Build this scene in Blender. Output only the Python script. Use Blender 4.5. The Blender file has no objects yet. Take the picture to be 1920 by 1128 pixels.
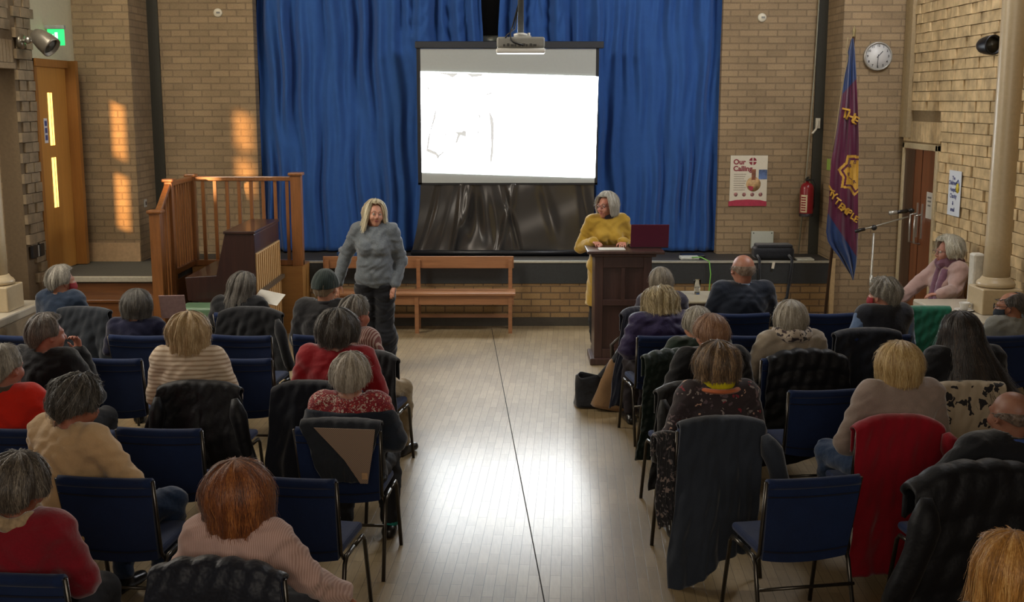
import bpy, math, random
import numpy as np
from mathutils import Vector, Matrix
R = math.radians
PI = math.pi
sc = bpy.context.scene
COL = sc.collection
rnd = random.Random(7)

# ------------------------------------------------------------------ camera
CH, CF, CP = 2.6, 2190.0, 9.7           # height, focal length in pixels (1920 wide), pitch in degrees
cd = bpy.data.cameras.new('camera'); cam = bpy.data.objects.new('camera', cd); COL.objects.link(cam)
cam.location = (0, 0, CH); cam.rotation_euler = (R(90 - CP), 0, 0)
cd.sensor_width = 36; cd.lens = 36 * CF / 1920; cd.clip_start = .05
sc.camera = cam
# ------------------------------------------------------------------ world, light, exposure
sc.view_settings.view_transform = 'Standard'; sc.view_settings.look = 'None'
sc.view_settings.gamma = 1; sc.view_settings.use_curve_mapping = False
sc.view_settings.exposure = 0.25
w = bpy.data.worlds.new('world'); sc.world = w; w.use_nodes = True
w.node_tree.nodes['Background'].inputs[0].default_value = (.75, .82, 1, 1)
w.node_tree.nodes['Background'].inputs[1].default_value = .35

def light(name, kind, loc, energy, color, target=None, size=1, size_y=None, spread=None):
    l = bpy.data.lights.new(name, kind); l.energy = energy; l.color = color
    if kind == 'AREA':
        l.size = size
        if size_y: l.shape = 'RECTANGLE'; l.size_y = size_y
        if spread: l.spread = spread
    o = bpy.data.objects.new(name, l); COL.objects.link(o); o.location = loc
    if target is not None:
        o.rotation_euler = (Vector(target) - Vector(loc)).to_track_quat('-Z', 'Y').to_euler()
    return o
SUN = Vector((.159, 1, -.075)).normalized()
sun = light('low_winter_sun', 'SUN', (-8, -10, 5), 9, (1, .50, .17)); sun.data.angle = R(.6)
sun.rotation_euler = SUN.to_track_quat('-Z', 'Y').to_euler()
light('fill_rear', 'AREA', (0, -3.6, 3.9), 170, (1, .88, .74), (0, 9, 1.6), 6, 2.2)  # added fill lamp behind the camera; no window is built here
light('fill_right_high', 'AREA', (4.2, 10.6, 5.3), 270, (.93, .95, 1), (-1.5, 13.6, 1.8), 3.2, 1.2)  # unseen fill added high on the right to brighten the stage end
light('fill_left_high', 'AREA', (-4.7, 10.2, 5.3), 330, (1, .92, .78), (1.5, 13.6, 1.8), 3.2, 1.2)  # added fill high on the left, for the stage and right wall
light('fill_left', 'AREA', (-5.6, 8.2, 3.4), 120, (1, .93, .82), (3, 10.5, 1.8), 2.6, 1.4)  # extra unseen fill from the left aisle; the wall has no opening here

# ------------------------------------------------------------------ materials
def hexc(h):
    h = h.lstrip('#'); c = [int(h[i:i+2], 16) / 255 for i in (0, 2, 4)]
    return tuple(((x / 12.92) if x <= .04045 else ((x + .055) / 1.055) ** 2.4) for x in c) + (1,)
def C(c): return hexc(c) if isinstance(c, str) else (tuple(c) + (1,) if len(c) == 3 else tuple(c))
class NT:
    def __init__(s, name):
        s.m = bpy.data.materials.new(name); s.m.use_nodes = True; s.t = s.m.node_tree
        s.b = s.t.nodes['Principled BSDF']
    def n(s, typ, **kw):
        nd = s.t.nodes.new(typ)
        for k, v in kw.items(): setattr(nd, k, v)
        return nd
    def l(s, a, b): s.t.links.new(a, b)
    def set(s, **kw):
        for k, v in kw.items():
            i = s.b.inputs[k.replace('_', ' ')]
            i.default_value = v
    def ramp(s, fac, stops):
        r = s.n('ShaderNodeValToRGB'); e = r.color_ramp.elements
        while len(e) < len(stops): e.new(.5)
        for i, (p, c) in enumerate(stops): e[i].position = p; e[i].color = C(c)
        s.l(fac, r.inputs[0]); return r.outputs[0]
    def coord(s, scale=(1, 1, 1), kind='Object', rot=(0, 0, 0)):
        tc = s.n('ShaderNodeTexCoord'); mp = s.n('ShaderNodeMapping')
        mp.inputs['Scale'].default_value = scale; mp.inputs['Rotation'].default_value = rot
        s.l(tc.outputs[kind], mp.inputs[0]); return mp.outputs[0]
    def noise(s, vec, scale, detail=4, rough=.55):
        n = s.n('ShaderNodeTexNoise'); n.inputs['Scale'].default_value = scale
        n.inputs['Detail'].default_value = detail; n.inputs['Roughness'].default_value = rough
        if vec is not None: s.l(vec, n.inputs['Vector'])
        return n.outputs['Fac']
    def bump(s, h, strength=.3, dist=.01, prev=None):
        b = s.n('ShaderNodeBump'); b.inputs['Strength'].default_value = strength; b.inputs['Distance'].default_value = dist
        s.l(h, b.inputs['Height'])
        if prev is not None: s.l(prev, b.inputs['Normal'])
        return b.outputs[0]
    def mix(s, fac, a, b, typ='MIX'):
        m = s.n('ShaderNodeMixRGB', blend_type=typ)
        for i, v in ((0, fac), (1, a), (2, b)):
            if hasattr(v, 'is_linked') or hasattr(v, 'links'): s.l(v, m.inputs[i])
            else: m.inputs[i].default_value = v if i == 0 else C(v)
        return m.outputs[0]
_mc = {}
def plain(name, col, rough=.5, metal=0, var=.12, scale=30, bump=0, bscale=None, spec=.5, sheen=0):
    if name in _mc: return _mc[name]
    M = NT(name); v = M.coord(); nz = M.noise(v, scale)
    c = C(col); lo = tuple(x * (1 - var) for x in c[:3]) + (1,); hi = tuple(min(1, x * (1 + var)) for x in c[:3]) + (1,)
    M.l(M.ramp(nz, [(.3, lo), (.7, hi)]), M.b.inputs['Base Color'])
    M.set(Roughness=rough, Metallic=metal); M.b.inputs['Specular IOR Level'].default_value = spec
    if sheen: M.b.inputs['Sheen Weight'].default_value = sheen
    if bump: M.l(M.bump(M.noise(v, bscale or scale * 3), bump, .004), M.b.inputs['Normal'])
    _mc[name] = M.m; return M.m
def fabric(name, col, rough=.9, weave=420, var=.16, fold=.25, sheen=.25):
    """woven cloth with fine weave grain and soft wrinkles"""
    if name in _mc: return _mc[name]
    M = NT(name); v = M.coord(); n1 = M.noise(v, 9, 3); n2 = M.noise(v, weave, 1)
    c = C(col); lo = tuple(x * (1 - var) for x in c[:3]) + (1,); hi = tuple(min(1, x * (1 + var)) for x in c[:3]) + (1,)
    a = M.n('ShaderNodeMath', operation='ADD'); M.l(n1, a.inputs[0]); M.l(n2, a.inputs[1])
    h = M.n('ShaderNodeMath', operation='MULTIPLY'); M.l(a.outputs[0], h.inputs[0]); h.inputs[1].default_value = .5
    M.l(M.ramp(h.outputs[0], [(.35, lo), (.65, hi)]), M.b.inputs['Base Color'])
    M.set(Roughness=rough); M.b.inputs['Sheen Weight'].default_value = sheen; M.b.inputs['Specular IOR Level'].default_value = .25
    b1 = M.bump(n1, fold, .03); M.l(M.bump(n2, .2, .002, b1), M.b.inputs['Normal'])
    _mc[name] = M.m; return M.m
def wood(name, c1, c2, rough=.4, axis='Z', scale=5, coat=0):
    if name in _mc: return _mc[name]
    M = NT(name); s = {'X': (.6, 9, 9), 'Y': (9, .6, 9), 'Z': (9, 9, .6)}[axis]
    v = M.coord(s); nz = M.noise(v, scale, 6, .6); fine = M.noise(v, scale * 9, 2)
    col = M.ramp(nz, [(.28, c1), (.72, c2)])
    M.l(M.mix(.18, col, M.ramp(fine, [(.4, c1), (.6, c2)])), M.b.inputs['Base Color'])
    M.set(Roughness=rough); M.b.inputs['Coat Weight'].default_value = coat
    M.l(M.bump(fine, .06, .002), M.b.inputs['Normal'])
    _mc[name] = M.m; return M.m
def emit(name, col, strength):
    M = NT(name); M.set(Roughness=.5); M.b.inputs['Base Color'].default_value = C(col)
    M.b.inputs['Emission Color'].default_value = C(col); M.b.inputs['Emission Strength'].default_value = strength
    return M.m
def brick(name, axes='XZ', c1='#a58e6d', c2='#937e60', mortar='#89755b', bw=.225, bh=.078, off=.5, mort=.008):
    M = NT(name); tc = M.n('ShaderNodeTexCoord'); sp = M.n('ShaderNodeSeparateXYZ'); cb = M.n('ShaderNodeCombineXYZ')
    M.l(tc.outputs['Object'], sp.inputs[0])
    M.l(sp.outputs['XYZ'.index(axes[0])], cb.inputs[0]); M.l(sp.outputs['XYZ'.index(axes[1])], cb.inputs[1])
    b = M.n('ShaderNodeTexBrick', offset=off); b.inputs['Scale'].default_value = 1
    b.inputs['Brick Width'].default_value = bw; b.inputs['Row Height'].default_value = bh
    b.inputs['Mortar Size'].default_value = mort; b.inputs['Mortar Smooth'].default_value = .25; b.inputs['Bias'].default_value = 0
    b.inputs['Color1'].default_value = C(c1); b.inputs['Color2'].default_value = C(c2); b.inputs['Mortar'].default_value = C(mortar)
    M.l(cb.outputs[0], b.inputs['Vector'])
    n1 = M.noise(cb.outputs[0], 2.2, 5); n2 = M.noise(cb.outputs[0], 60, 4)
    c = M.mix(.55, b.outputs['Color'], M.ramp(n1, [(.3, (.52, .50, .47)), (.7, (.95, .93, .9))]), 'MULTIPLY')
    c = M.mix(.5, c, M.ramp(n2, [(.3, (.62, .6, .58)), (.7, (1, 1, 1))]), 'MULTIPLY')
    M.l(c, M.b.inputs['Base Color']); M.set(Roughness=.86)
    inv = M.n('ShaderNodeMath', operation='SUBTRACT'); inv.inputs[0].default_value = 1; M.l(b.outputs['Fac'], inv.inputs[1])
    b1 = M.bump(inv.outputs[0], .9, .008); M.l(M.bump(n2, .5, .006, b1), M.b.inputs['Normal'])
    return M.m

# ------------------------------------------------------------------ mesh helpers
class MB:
    def __init__(s): s.v = []; s.f = []; s.sm = []; s.mi = []
    def add(s, v, f, smooth=False, mi=0):
        k = len(s.v); s.v += [tuple(map(float, p)) for p in v]
        s.f += [tuple(int(i) + k for i in q) for q in f]; s.sm += [smooth] * len(f); s.mi += [mi] * len(f)
        return s
    def box(s, x0, x1, y0, y1, z0, z1, M=None, mi=0):
        v = [(x, y, z) for z in (z0, z1) for y in (y0, y1) for x in (x0, x1)]
        if M is not None: v = [M @ Vector(p) for p in v]
        return s.add(v, [(0, 2, 3, 1), (4, 5, 7, 6), (0, 1, 5, 4), (2, 6, 7, 3), (0, 4, 6, 2), (1, 3, 7, 5)], False, mi)
    def tube(s, pts, r, n=8, cap=True, mi=0, M=None):
        pts = [Vector(p) for p in pts]; rs = r if hasattr(r, '__len__') else [r] * len(pts)
        v = []; f = []; t0 = (pts[1] - pts[0]).normalized()
        up = Vector((0, 0, 1)) if abs(t0.z) < .9 else Vector((1, 0, 0))
        a = t0.cross(up).normalized()
        for i, p in enumerate(pts):
            t = (pts[min(i + 1, len(pts) - 1)] - pts[max(i - 1, 0)]).normalized()
            a = (a - t * a.dot(t)).normalized(); b = t.cross(a)
            for k in range(n):
                q = 2 * PI * k / n; v.append(p + (a * math.cos(q) + b * math.sin(q)) * rs[i])
        for i in range(len(pts) - 1):
            for k in range(n):
                f.append((i * n + k, i * n + (k + 1) % n, (i + 1) * n + (k + 1) % n, (i + 1) * n + k))
        if cap: f.append(tuple(range(n))[::-1]); f.append(tuple((len(pts) - 1) * n + k for k in range(n)))
        if M is not None: v = [M @ p for p in v]
        return s.add(v, f, True, mi)
    def lathe(s, prof, n=24, c=(0, 0, 0), M=None, mi=0, smooth=True, cap=True):
        v = []; f = []
        for r, z in prof:
            for k in range(n):
                q = 2 * PI * k / n; v.append(Vector((c[0] + r * math.cos(q), c[1] + r * math.sin(q), c[2] + z)))
        for i in range(len(prof) - 1):
            for k in range(n): f.append((i * n + k, i * n + (k + 1) % n, (i + 1) * n + (k + 1) % n, (i + 1) * n + k))
        if cap and prof[0][0] > 1e-5: f.append(tuple(range(n))[::-1])
        if cap and prof[-1][0] > 1e-5: f.append(tuple((len(prof) - 1) * n + k for k in range(n)))
        if M is not None: v = [M @ p for p in v]
        return s.add(v, f, smooth, mi)
    def grid(s, P, close_u=False, smooth=True, mi=0):
        """P: array (nu, nv, 3)"""
        nu, nv = P.shape[:2]; v = P.reshape(-1, 3); f = []
        for i in range(nu if close_u else nu - 1):
            j = (i + 1) % nu
            for k in range(nv - 1): f.append((i * nv + k, j * nv + k, j * nv + k + 1, i * nv + k + 1))
        return s.add(v, f, smooth, mi)
    def prism(s, poly, y0, y1, mi=0, M=None):
        """polygon in x,z extruded along y"""
        n = len(poly); v = [Vector((x, y0, z)) for x, z in poly] + [Vector((x, y1, z)) for x, z in poly]
        if M is not None: v = [M @ p for p in v]
        f = [tuple(range(n)), tuple(range(2 * n - 1, n - 1, -1))] + [(k, k + n, (k + 1) % n + n, (k + 1) % n) for k in range(n)]
        return s.add(v, f, False, mi)
    def sphere(s, c, r, n=12, M=None, mi=0):
        r = r if hasattr(r, '__len__') else (r, r, r)
        P = np.zeros((n * 2, n + 1, 3))
        for i in range(n * 2):
            for j in range(n + 1):
                a = PI * i / n; b = PI * j / n
                P[i, j] = (c[0] + r[0] * math.cos(a) * math.sin(b), c[1] + r[1] * math.sin(a) * math.sin(b), c[2] + r[2] * math.cos(b))
        if M is not None: P = np.array([[M @ Vector(q) for q in row] for row in P])
        return s.grid(P, True, True, mi)

def tag(o, label=None, cat=None, group=None, kind=None):
    if label: o['label'] = label
    if cat: o['category'] = cat
    if group: o['group'] = group
    if kind: o['kind'] = kind
    return o
def obj(name, mb, mats, parent=None, loc=(0, 0, 0), rot=(0, 0, 0), bevel=0, solid=0, sub=0, segs=2, recalc=True):
    me = bpy.data.meshes.new(name); me.from_pydata(mb.v, [], mb.f); 
    me.polygons.foreach_set('use_smooth', mb.sm); me.polygons.foreach_set('material_index', mb.mi)
    for m in (mats if isinstance(mats, (list, tuple)) else [mats]): me.materials.append(m)
    if recalc:
        import bmesh
        bm = bmesh.new(); bm.from_mesh(me); bmesh.ops.recalc_face_normals(bm, faces=bm.faces); bm.to_mesh(me); bm.free()
    me.update()
    o = bpy.data.objects.new(name, me); COL.objects.link(o); o.location = loc; o.rotation_euler = rot
    if parent: o.parent = parent
    if solid: md = o.modifiers.new('solid', 'SOLIDIFY'); md.thickness = solid; md.offset = 0
    if bevel: md = o.modifiers.new('bevel', 'BEVEL'); md.width = bevel; md.segments = segs; md.limit_method = 'ANGLE'; md.angle_limit = R(40)
    if sub: md = o.modifiers.new('sub', 'SUBSURF'); md.levels = sub; md.render_levels = sub
    return o
def thing(name, label, cat, loc=(0, 0, 0), rz=0, group=None):
    o = bpy.data.objects.new(name, None); o.empty_display_size = .1; COL.objects.link(o)
    o.location = loc; o.rotation_euler = (0, 0, rz); return tag(o, label, cat, group)
def struct(name, mb, m, **kw): return tag(obj(name, mb, m, **kw), kind='structure')
def dup(root, loc=None, rz=None, label=None, group=None):
    r = root.copy(); COL.objects.link(r)
    if loc is not None: r.location = loc
    if rz is not None: r.rotation_euler = (0, 0, rz)
    if label: r['label'] = label
    if group: r['group'] = group
    for ch in list(root.children):
        c = ch.copy(); COL.objects.link(c); c.parent = r
        for g in list(ch.children):
            d = g.copy(); COL.objects.link(d); d.parent = c
    return r
def text_mesh(txt, size, font_w=0, align='CENTER', extrude=0, shear=0, bold=0):
    """vertices/faces of a piece of lettering in the x,y plane"""
    cu = bpy.data.curves.new('lettering', 'FONT'); cu.body = txt; cu.size = size; cu.align_x = align; cu.align_y = 'CENTER'
    cu.offset = bold; cu.shear = shear; cu.resolution_u = 3; cu.extrude = extrude; cu.fill_mode = 'FRONT' if extrude == 0 else 'BOTH'
    o = bpy.data.objects.new('lettering', cu); COL.objects.link(o)
    me = bpy.data.meshes.new_from_object(o.evaluated_get(bpy.context.evaluated_depsgraph_get()))
    v = [tuple(p.co) for p in me.vertices]; f = [tuple(p.vertices) for p in me.polygons]
    bpy.data.objects.remove(o); bpy.data.curves.remove(cu); bpy.data.meshes.remove(me)
    return v, f
def letters(mb, txt, size, origin, right, up, off=0, mi=0, bold=0, align='CENTER', sx=1):
    v, f = text_mesh(txt, size, align=align, bold=bold)
    o, r, u = Vector(origin), Vector(right).normalized(), Vector(up).normalized(); n = r.cross(u)
    return mb.add([o + r * p[0] * sx + u * p[1] + n * off for p in v], f, False, mi)
# ================================================================== THE SETTING
YA, YB = 13.5, 14.2            # plane of the flanking walls / of the proscenium wall
XL, XR = -4.98, 4.48           # side walls near the stage
PL, PR = -4.32, 3.74           # reveals of the stage recess
ZC = 5.6
b_xz = brick('pale_brick_facing', 'XZ'); b_yz = brick('pale_brick_side', 'YZ')
b_low = brick('stage_front_brick', 'XZ', '#a08256', '#8a6d48', '#6b573f')
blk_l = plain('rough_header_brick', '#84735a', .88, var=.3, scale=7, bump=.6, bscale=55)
blk_r = plain('rough_header_brick_lit', '#c0a77d', .88, var=.3, scale=7, bump=.6, bscale=55)  # same brick in a paler colour, standing for stronger light on the right wall
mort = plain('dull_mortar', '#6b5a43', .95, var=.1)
white_p = plain('cream_paint', '#cfc8b4', .55, var=.05)
dark_strip = plain('dark_olive_paint', '#2e2c22', .7, var=.1)

# floor: narrow hardwood strips, laid slightly askew to the stage
M = NT('varnished_strip_floor'); v = M.coord(rot=(0, 0, R(3.1)))
sp = M.n('ShaderNodeSeparateXYZ'); cb = M.n('ShaderNodeCombineXYZ'); M.l(v, sp.inputs[0]); M.l(sp.outputs[1], cb.inputs[0]); M.l(sp.outputs[0], cb.inputs[1])
bt = M.n('ShaderNodeTexBrick', offset=.5); bt.inputs['Scale'].default_value = 1
for k, val in (('Brick Width', .30), ('Row Height', .06), ('Mortar Size', .0014), ('Mortar Smooth', .3), ('Bias', 0)): bt.inputs[k].default_value = val
bt.inputs['Color1'].default_value = C('#9c8968'); bt.inputs['Color2'].default_value = C('#8d7b5b'); bt.inputs['Mortar'].default_value = C('#57482f')
M.l(cb.outputs[0], bt.inputs['Vector'])
n1 = M.noise(v, 1.3, 3); gr = M.noise(M.coord((14, 1.6, 1), rot=(0, 0, R(3.1))), 5, 5)
c = M.mix(.5, bt.outputs['Color'], M.ramp(n1, [(.3, (.62, .6, .58)), (.7, (1, 1, 1))]), 'MULTIPLY')
c = M.mix(.35, c, M.ramp(gr, [(.35, (.6, .58, .55)), (.65, (1, 1, 1))]), 'MULTIPLY')
M.l(c, M.b.inputs['Base Color'])
# open joints between panels of strips
M.set(Roughness=.5); M.b.inputs['Coat Weight'].default_value = .42; M.b.inputs['Coat Roughness'].default_value = .17
M.b.inputs['Specular IOR Level'].default_value = .5
inv = M.n('ShaderNodeMath', operation='SUBTRACT'); inv.inputs[0].default_value = 1; M.l(bt.outputs['Fac'], inv.inputs[1])
# each strip sits at a slightly different height and tilt
b1 = M.bump(inv.outputs[0], .35, .002); b2 = M.bump(bt.outputs['Color'], .10, .002, b1); b3 = M.bump(M.noise(M.coord((60, 1.4, 1), rot=(0, 0, R(3.1))), 3, 3), .07, .003, b2)
vo = M.n('ShaderNodeTexVoronoi', feature='DISTANCE_TO_EDGE'); vo.inputs['Scale'].default_value = 2.3; M.l(M.coord((1.6, .7, 1), rot=(0, 0, .4)), vo.inputs['Vector'])
b4 = M.bump(M.ramp(vo.outputs['Distance'], [(0, (0,) * 3), (.006, (1,) * 3)]), .12, .002, b3)
M.l(b4, M.b.inputs['Normal']); M.l(M.bump(M.noise(M.coord((7, 22, 1)), 4, 4, .7), .05, .004, b3), M.b.inputs['Coat Normal'])
floor_m = M.m
struct('floor', MB().box(-5.95, 7.6, -4.2, YA + .1, -.12, 0), floor_m)
mb = MB()                                             # open joints across the aisle: dark cracks let into the boards
for x0, yA, yB in ((.16, 4.6, 13.3),):
    dx = -math.tan(R(3.1))
    mb.add([(x0 + dx * (y - 6.0) + s * .0035, y, .0006) for y in (yA, yB) for s in (-1, 1)], [(0, 1, 3, 2)])
struct('trim_1', mb, plain('floor_joint', '#1c1610', .9))
ceil_m = plain('ceiling_paint', '#a89c86', .8)
struct('ceiling', MB().box(-5.95, 7.6, -4.2, 15.2, ZC, ZC + .1), ceil_m)
# rear and outer aisle walls close the hall behind the camera
wallp = plain('plain_brick_colour', '#7b674b', .9)
def wall_yz(name, x0, x1, y0, y1, z0, z1, holes, m):
    """wall slab along y with rectangular openings (ya, yb, za, zb)"""
    mb = MB(); ys = sorted({y0, y1} | {h[0] for h in holes} | {h[1] for h in holes})
    for a, b in zip(ys, ys[1:]):
        hs = sorted((h[2], h[3]) for h in holes if h[0] <= a + 1e-6 and h[1] >= b - 1e-6); z = z0
        for ha, hb in hs:
            if ha > z: mb.box(x0, x1, a, b, z, ha)
            z = hb
        if z < z1: mb.box(x0, x1, a, b, z, z1)
    return struct(name, mb, m)
struct('wall_rear', MB().box(-5.95, 7.6, -4.3, -4.2, 0, ZC), wallp)
struct('wall_right_outer', MB().box(7.5, 7.6, -4.2, 13.6, 0, ZC), wallp)
holes = [(3.63, 5.14, 2.61, 3.28), (3.63, 5.14, 1.80, 2.46), (5.95, 6.35, 2.0, 3.0), (-3.75, -2.0, 2.75, 3.2), (-3.75, -2.0, 3.28, 3.75)]
wall_yz('wall_left_outer', -6.0, -5.9, -4.2, 11.9, 0, ZC, holes, wallp)
mb = MB()
for a, b, c_, d in holes: mb.box(-5.97, -5.965, a, b, c_, d)
gm = NT('window_glass'); gm.set(Roughness=0, Metallic=0); gm.b.inputs['Alpha'].default_value = .08
# bars of the aisle windows
wf = MB()
for a, b, c_, d in holes: wf.box(-5.93, -5.90, a - .04, a, c_ - .03, d + .03).box(-5.93, -5.90, b, b + .04, c_ - .03, d + .03)
struct('window_1', wf, white_p)

# flanking wall left of the stage, with the landing in front, and its reveal
struct('wall_recess_left', MB().box(-5.9, PL, YA, YA + .85, 0, ZC), b_xz)
struct('wall_reveal_left', MB().box(PL - .002, PL + .004, YA, YB, 0, ZC), b_yz)
struct('wall_recess_right', MB().box(PR, 7.6, YA, YA + .85, 0, ZC), b_xz)
struct('wall_reveal_right', MB().box(PR - .004, PR + .002, YA, YB, 0, ZC), b_yz)
CX0, CX1 = -3.07, 2.50
struct('wall_proscenium_left', MB().box(PL, CX0, YB, YB + .2, 0, ZC), b_xz)
struct('wall_proscenium_right', MB().box(CX1, PR, YB, YB + .2, 0, ZC), b_xz)
struct('wall_behind_curtain', MB().box(PL, PR, 15.0, 15.1, 0, ZC), plain('black_backdrop', '#23272b', .9))
struct('trim_2', MB().box(PL, PL + .13, YB - .03, YB - .001, .76, ZC), dark_strip)
struct('trim_3', MB().box(PR - .12, PR, YB - .03, YB - .001, .76, ZC), dark_strip)

# textured side walls: alternate header bricks stand proud of the bed
def header_wall(name, xw, sgn, y0, y1, z0, z1, skip, m, back):
    mb = MB(); mb.box(min(xw, xw + sgn * .2), max(xw, xw + sgn * .2), y0, y1, z0, z1, mi=1)
    r = random.Random(3); row = 0; z = z0
    while z + .078 <= z1:
        y = y0 + (.0 if row % 2 else .085)
        while y + .16 <= y1:
            if not skip(y, z):
                pr = .012 + r.random() * .018 + (.01 if (row + int((y - y0) / .17)) % 2 else 0)
                a, b = sorted((xw + sgn * .01, xw - sgn * pr))
                mb.box(a, b, y + .004, y + .166, z + .004, z + .100)
            y += .17
        z += .104; row += 1
    return struct(name, mb, [m, back])
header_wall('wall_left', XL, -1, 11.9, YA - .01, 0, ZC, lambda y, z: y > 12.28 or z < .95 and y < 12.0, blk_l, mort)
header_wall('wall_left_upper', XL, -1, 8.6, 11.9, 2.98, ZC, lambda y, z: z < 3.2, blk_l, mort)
struct('wall_left_return', MB().box(-5.9, XL - .2, 11.9, 12.1, 0, ZC), b_xz)
mb = MB(); y = 8.6
while y < 11.85: mb.box(XL - .2, XL + .012, y + .004, y + .07, 2.98, 3.2); y += .078
mb.box(XL - .25, XL + .02, 8.6, 11.9, 2.92, 2.975)
struct('trim_4', mb, plain('lintel_brick', '#8d7a5e', .85))
header_wall('wall_right', XR, 1, 8.4, YA - .01, 0, ZC, lambda y, z: (12.2 < y and z < 2.42) or z < .3 or 13.2 < y, blk_r, plain('dull_mortar_lit', '#7d6a4c', .95))  # mortar colour lightened along with the lit copy of the brick
mb = MB(); y = 12.28
while y < 13.4: mb.box(XR - .014, XR + .05, y + .003, y + .072, 2.16, 2.38); y += .078
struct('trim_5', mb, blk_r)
mb = MB(); mb.box(XR - .07, XR, 13.2, 13.30, 2.2, ZC).box(XR - .05, XR, 13.34, YA - .01, 2.2, ZC)
struct('trim_6', mb, plain('ply_boxing', '#93805f', .7))

# stage
carpet = plain('grey_carpet', '#4b4a42', .95, var=.2, scale=90, bump=.3)
struct('floor_stage', MB().box(PL, PR, YA + .02, 15.1, .60, .76), plain('stage_boards', '#34302b', .7, var=.2))
struct('trim_7', MB().box(PL, PR - .002, YA - .01, YA + .03, .50, .745), plain('stage_fascia', '#26292b', .6, var=.15))
struct('trim_8', MB().box(-2.42, PR - .002, YA - .02, YA + .05, .745, .765), plain('aluminium_nosing', '#b5b3a6', .4, .5))
struct('wall_stage_front', MB().box(PL, PR, YA, YA + .05, 0, .5), b_low)
struct('baseboard_stage', MB().box(-2.4, PR, YA - .025, YA, 0, .10), plain('dark_skirting', '#38332a', .5))
struct('baseboard_right', MB().box(PR, XR, YA - .02, YA, 0, .12), plain('dark_skirting2', '#38332a', .5))

# landing and steps on the left
oak = wood('honey_oak', '#553419', '#7b4e28', .38, 'X', 4, .2)
oakv = wood('honey_oak_upright', '#6a4220', '#905c30', .35, 'Z', 4, .25)
struct('floor_landing', MB().box(XL + .03, -3.62, 12.24, YA, .70, .762), carpet)
struct('trim_9', MB().box(XL + .03, -3.66, 12.20, 12.27, .715, .772), plain('worn_white_nosing', '#a09a88', .6), bevel=.008)
mb = MB().box(XL + .03, -3.62, 12.24, YA, 0, .70)
for k in range(3):
    z = .57 - .19 * k; y = 12.24 - .28 * (k + 1)
    mb.box(XL + .03, -3.66, y, 12.24 - .28 * k, 0, z - .03).box(XL + .03, -3.66, y - .02, 12.24 - .28 * k, z - .03, z)
mb.v = [(max(p[0], XL + .06), p[1], p[2]) for p in mb.v]
t = tag(obj('stage_steps', mb, oak, bevel=.004), 'flight of wooden steps up to the carpeted landing by the oak door', 'steps')
struct('floor_side_platform', MB().box(-3.6, -2.36, 13.03, YA + .02, 0, .765), wood('platform_ply', '#7e5526', '#94672f', .5, 'X', 3))
struct('baseboard_landing', MB().box(XL + .03, PL, YA - .02, YA, .762, .98), plain('warm_white_skirting', '#a88b68', .5))

# balustrade
def newel(mb_post, mb_cap, x, y, z0, z1, s=.055):
    mb_post.box(x - s, x + s, y - s, y + s, z0, z1 - .03)
    mb_cap.box(x - s - .02, x + s + .02, y - s - .02, y + s + .02, z1 - .035, z1)
bal = thing('stage_balustrade', 'orange-brown wooden balustrade with slim balusters beside the stage steps', 'railing', (0, 0, 0))
AX = -3.60; A_, B_, C_, D_ = (AX, 11.78), (AX, 12.28), (AX, 13.14), (-2.42, 13.14)
for (x, y), z0, z1, s in ((A_, 0, 1.52, .055), (B_, 0, 1.80, .04), (C_, .765, 1.80, .045), (D_, .765, 1.815, .06)):
    a, b = MB(), MB(); newel(a, b, x, y, z0, z1, s)
    p = obj('newel_post', a, oakv, bal, bevel=.006); obj('post_cap', b, oakv, p, bevel=.01)
def rail(p, q, w=.06, h=.05):
    p, q = Vector(p), Vector(q); d = q - p; L = d.length
    Mx = Matrix.Translation(p) @ d.to_track_quat('X', 'Z').to_matrix().to_4x4()
    return MB().box(0, L, -w / 2, w / 2, -h / 2, h / 2, Mx)
for i, (p, q) in enumerate([((AX, 11.83, 1.46), (AX, 12.24, 1.73)), ((AX, 12.30, 1.745), (AX, 13.12, 1.745)), ((AX + .03, 13.14, 1.745), (-2.48, 13.14, 1.745))]):
    obj('handrail', rail(p, q), oakv, bal, bevel=.008)
for p, q in (((AX, 12.30, .81), (AX, 13.12, .81)), ((AX + .03, 13.14, .80), (-2.36, 13.14, .80))):
    obj('bottom_rail', rail(p, q, .07, .06), oakv, bal, bevel=.005)
for k in range(4):
    y = 11.90 + .098 * k; f = (y - 11.83) / .41
    obj('baluster', MB().box(AX - .014, AX + .014, y - .014, y + .014, .15 + .5 * f, 1.44 + .27 * f), oakv, bal)
for k in range(8):
    y = 12.39 + .095 * k; obj('baluster', MB().box(AX - .014, AX + .014, y - .014, y + .014, .82, 1.73), oakv, bal)
for k in range(8):
    x = AX + .13 + .135 * k; obj('baluster', MB().box(x - .018, x + .018, 13.125, 13.155, .82, 1.73), oakv, bal)

# left door on the landing
dl = tag(MBd := obj('door_1', MB().box(XL - .01, XL + .012, 12.40, 13.22, .77, 2.96), wood('pale_oak_door', '#a06f2e', '#b98239', .45, 'Z', 3)), kind='structure')
fr = MB().box(XL - .01, XL + .03, 12.33, 12.40, .77, 3.04).box(XL - .01, XL + .13, 13.22, 13.30, .77, 3.04).box(XL - .01, XL + .05, 12.33, 13.30, 2.96, 3.04)
obj('door_frame', fr, wood('door_frame_oak', '#80521f', '#96642a', .45, 'Z', 3), dl)
glow = emit('lamplit_reeded_glass', (1, .60, .13), 2.4)
for z0, z1 in ((2.13, 2.69), (1.46, 2.0)):
    obj('glazing_slot', MB().box(XL + .005, XL + .016, 12.68, 12.80, z0, z1), glow, dl, bevel=.004)
    obj('glazing_bar', MB().box(XL + .015, XL + .019, 12.737, 12.743, z0, z1), plain('bar_brown', '#8a5a20', .5), dl)  # thin brown strip down the middle of each glazing slot
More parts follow.
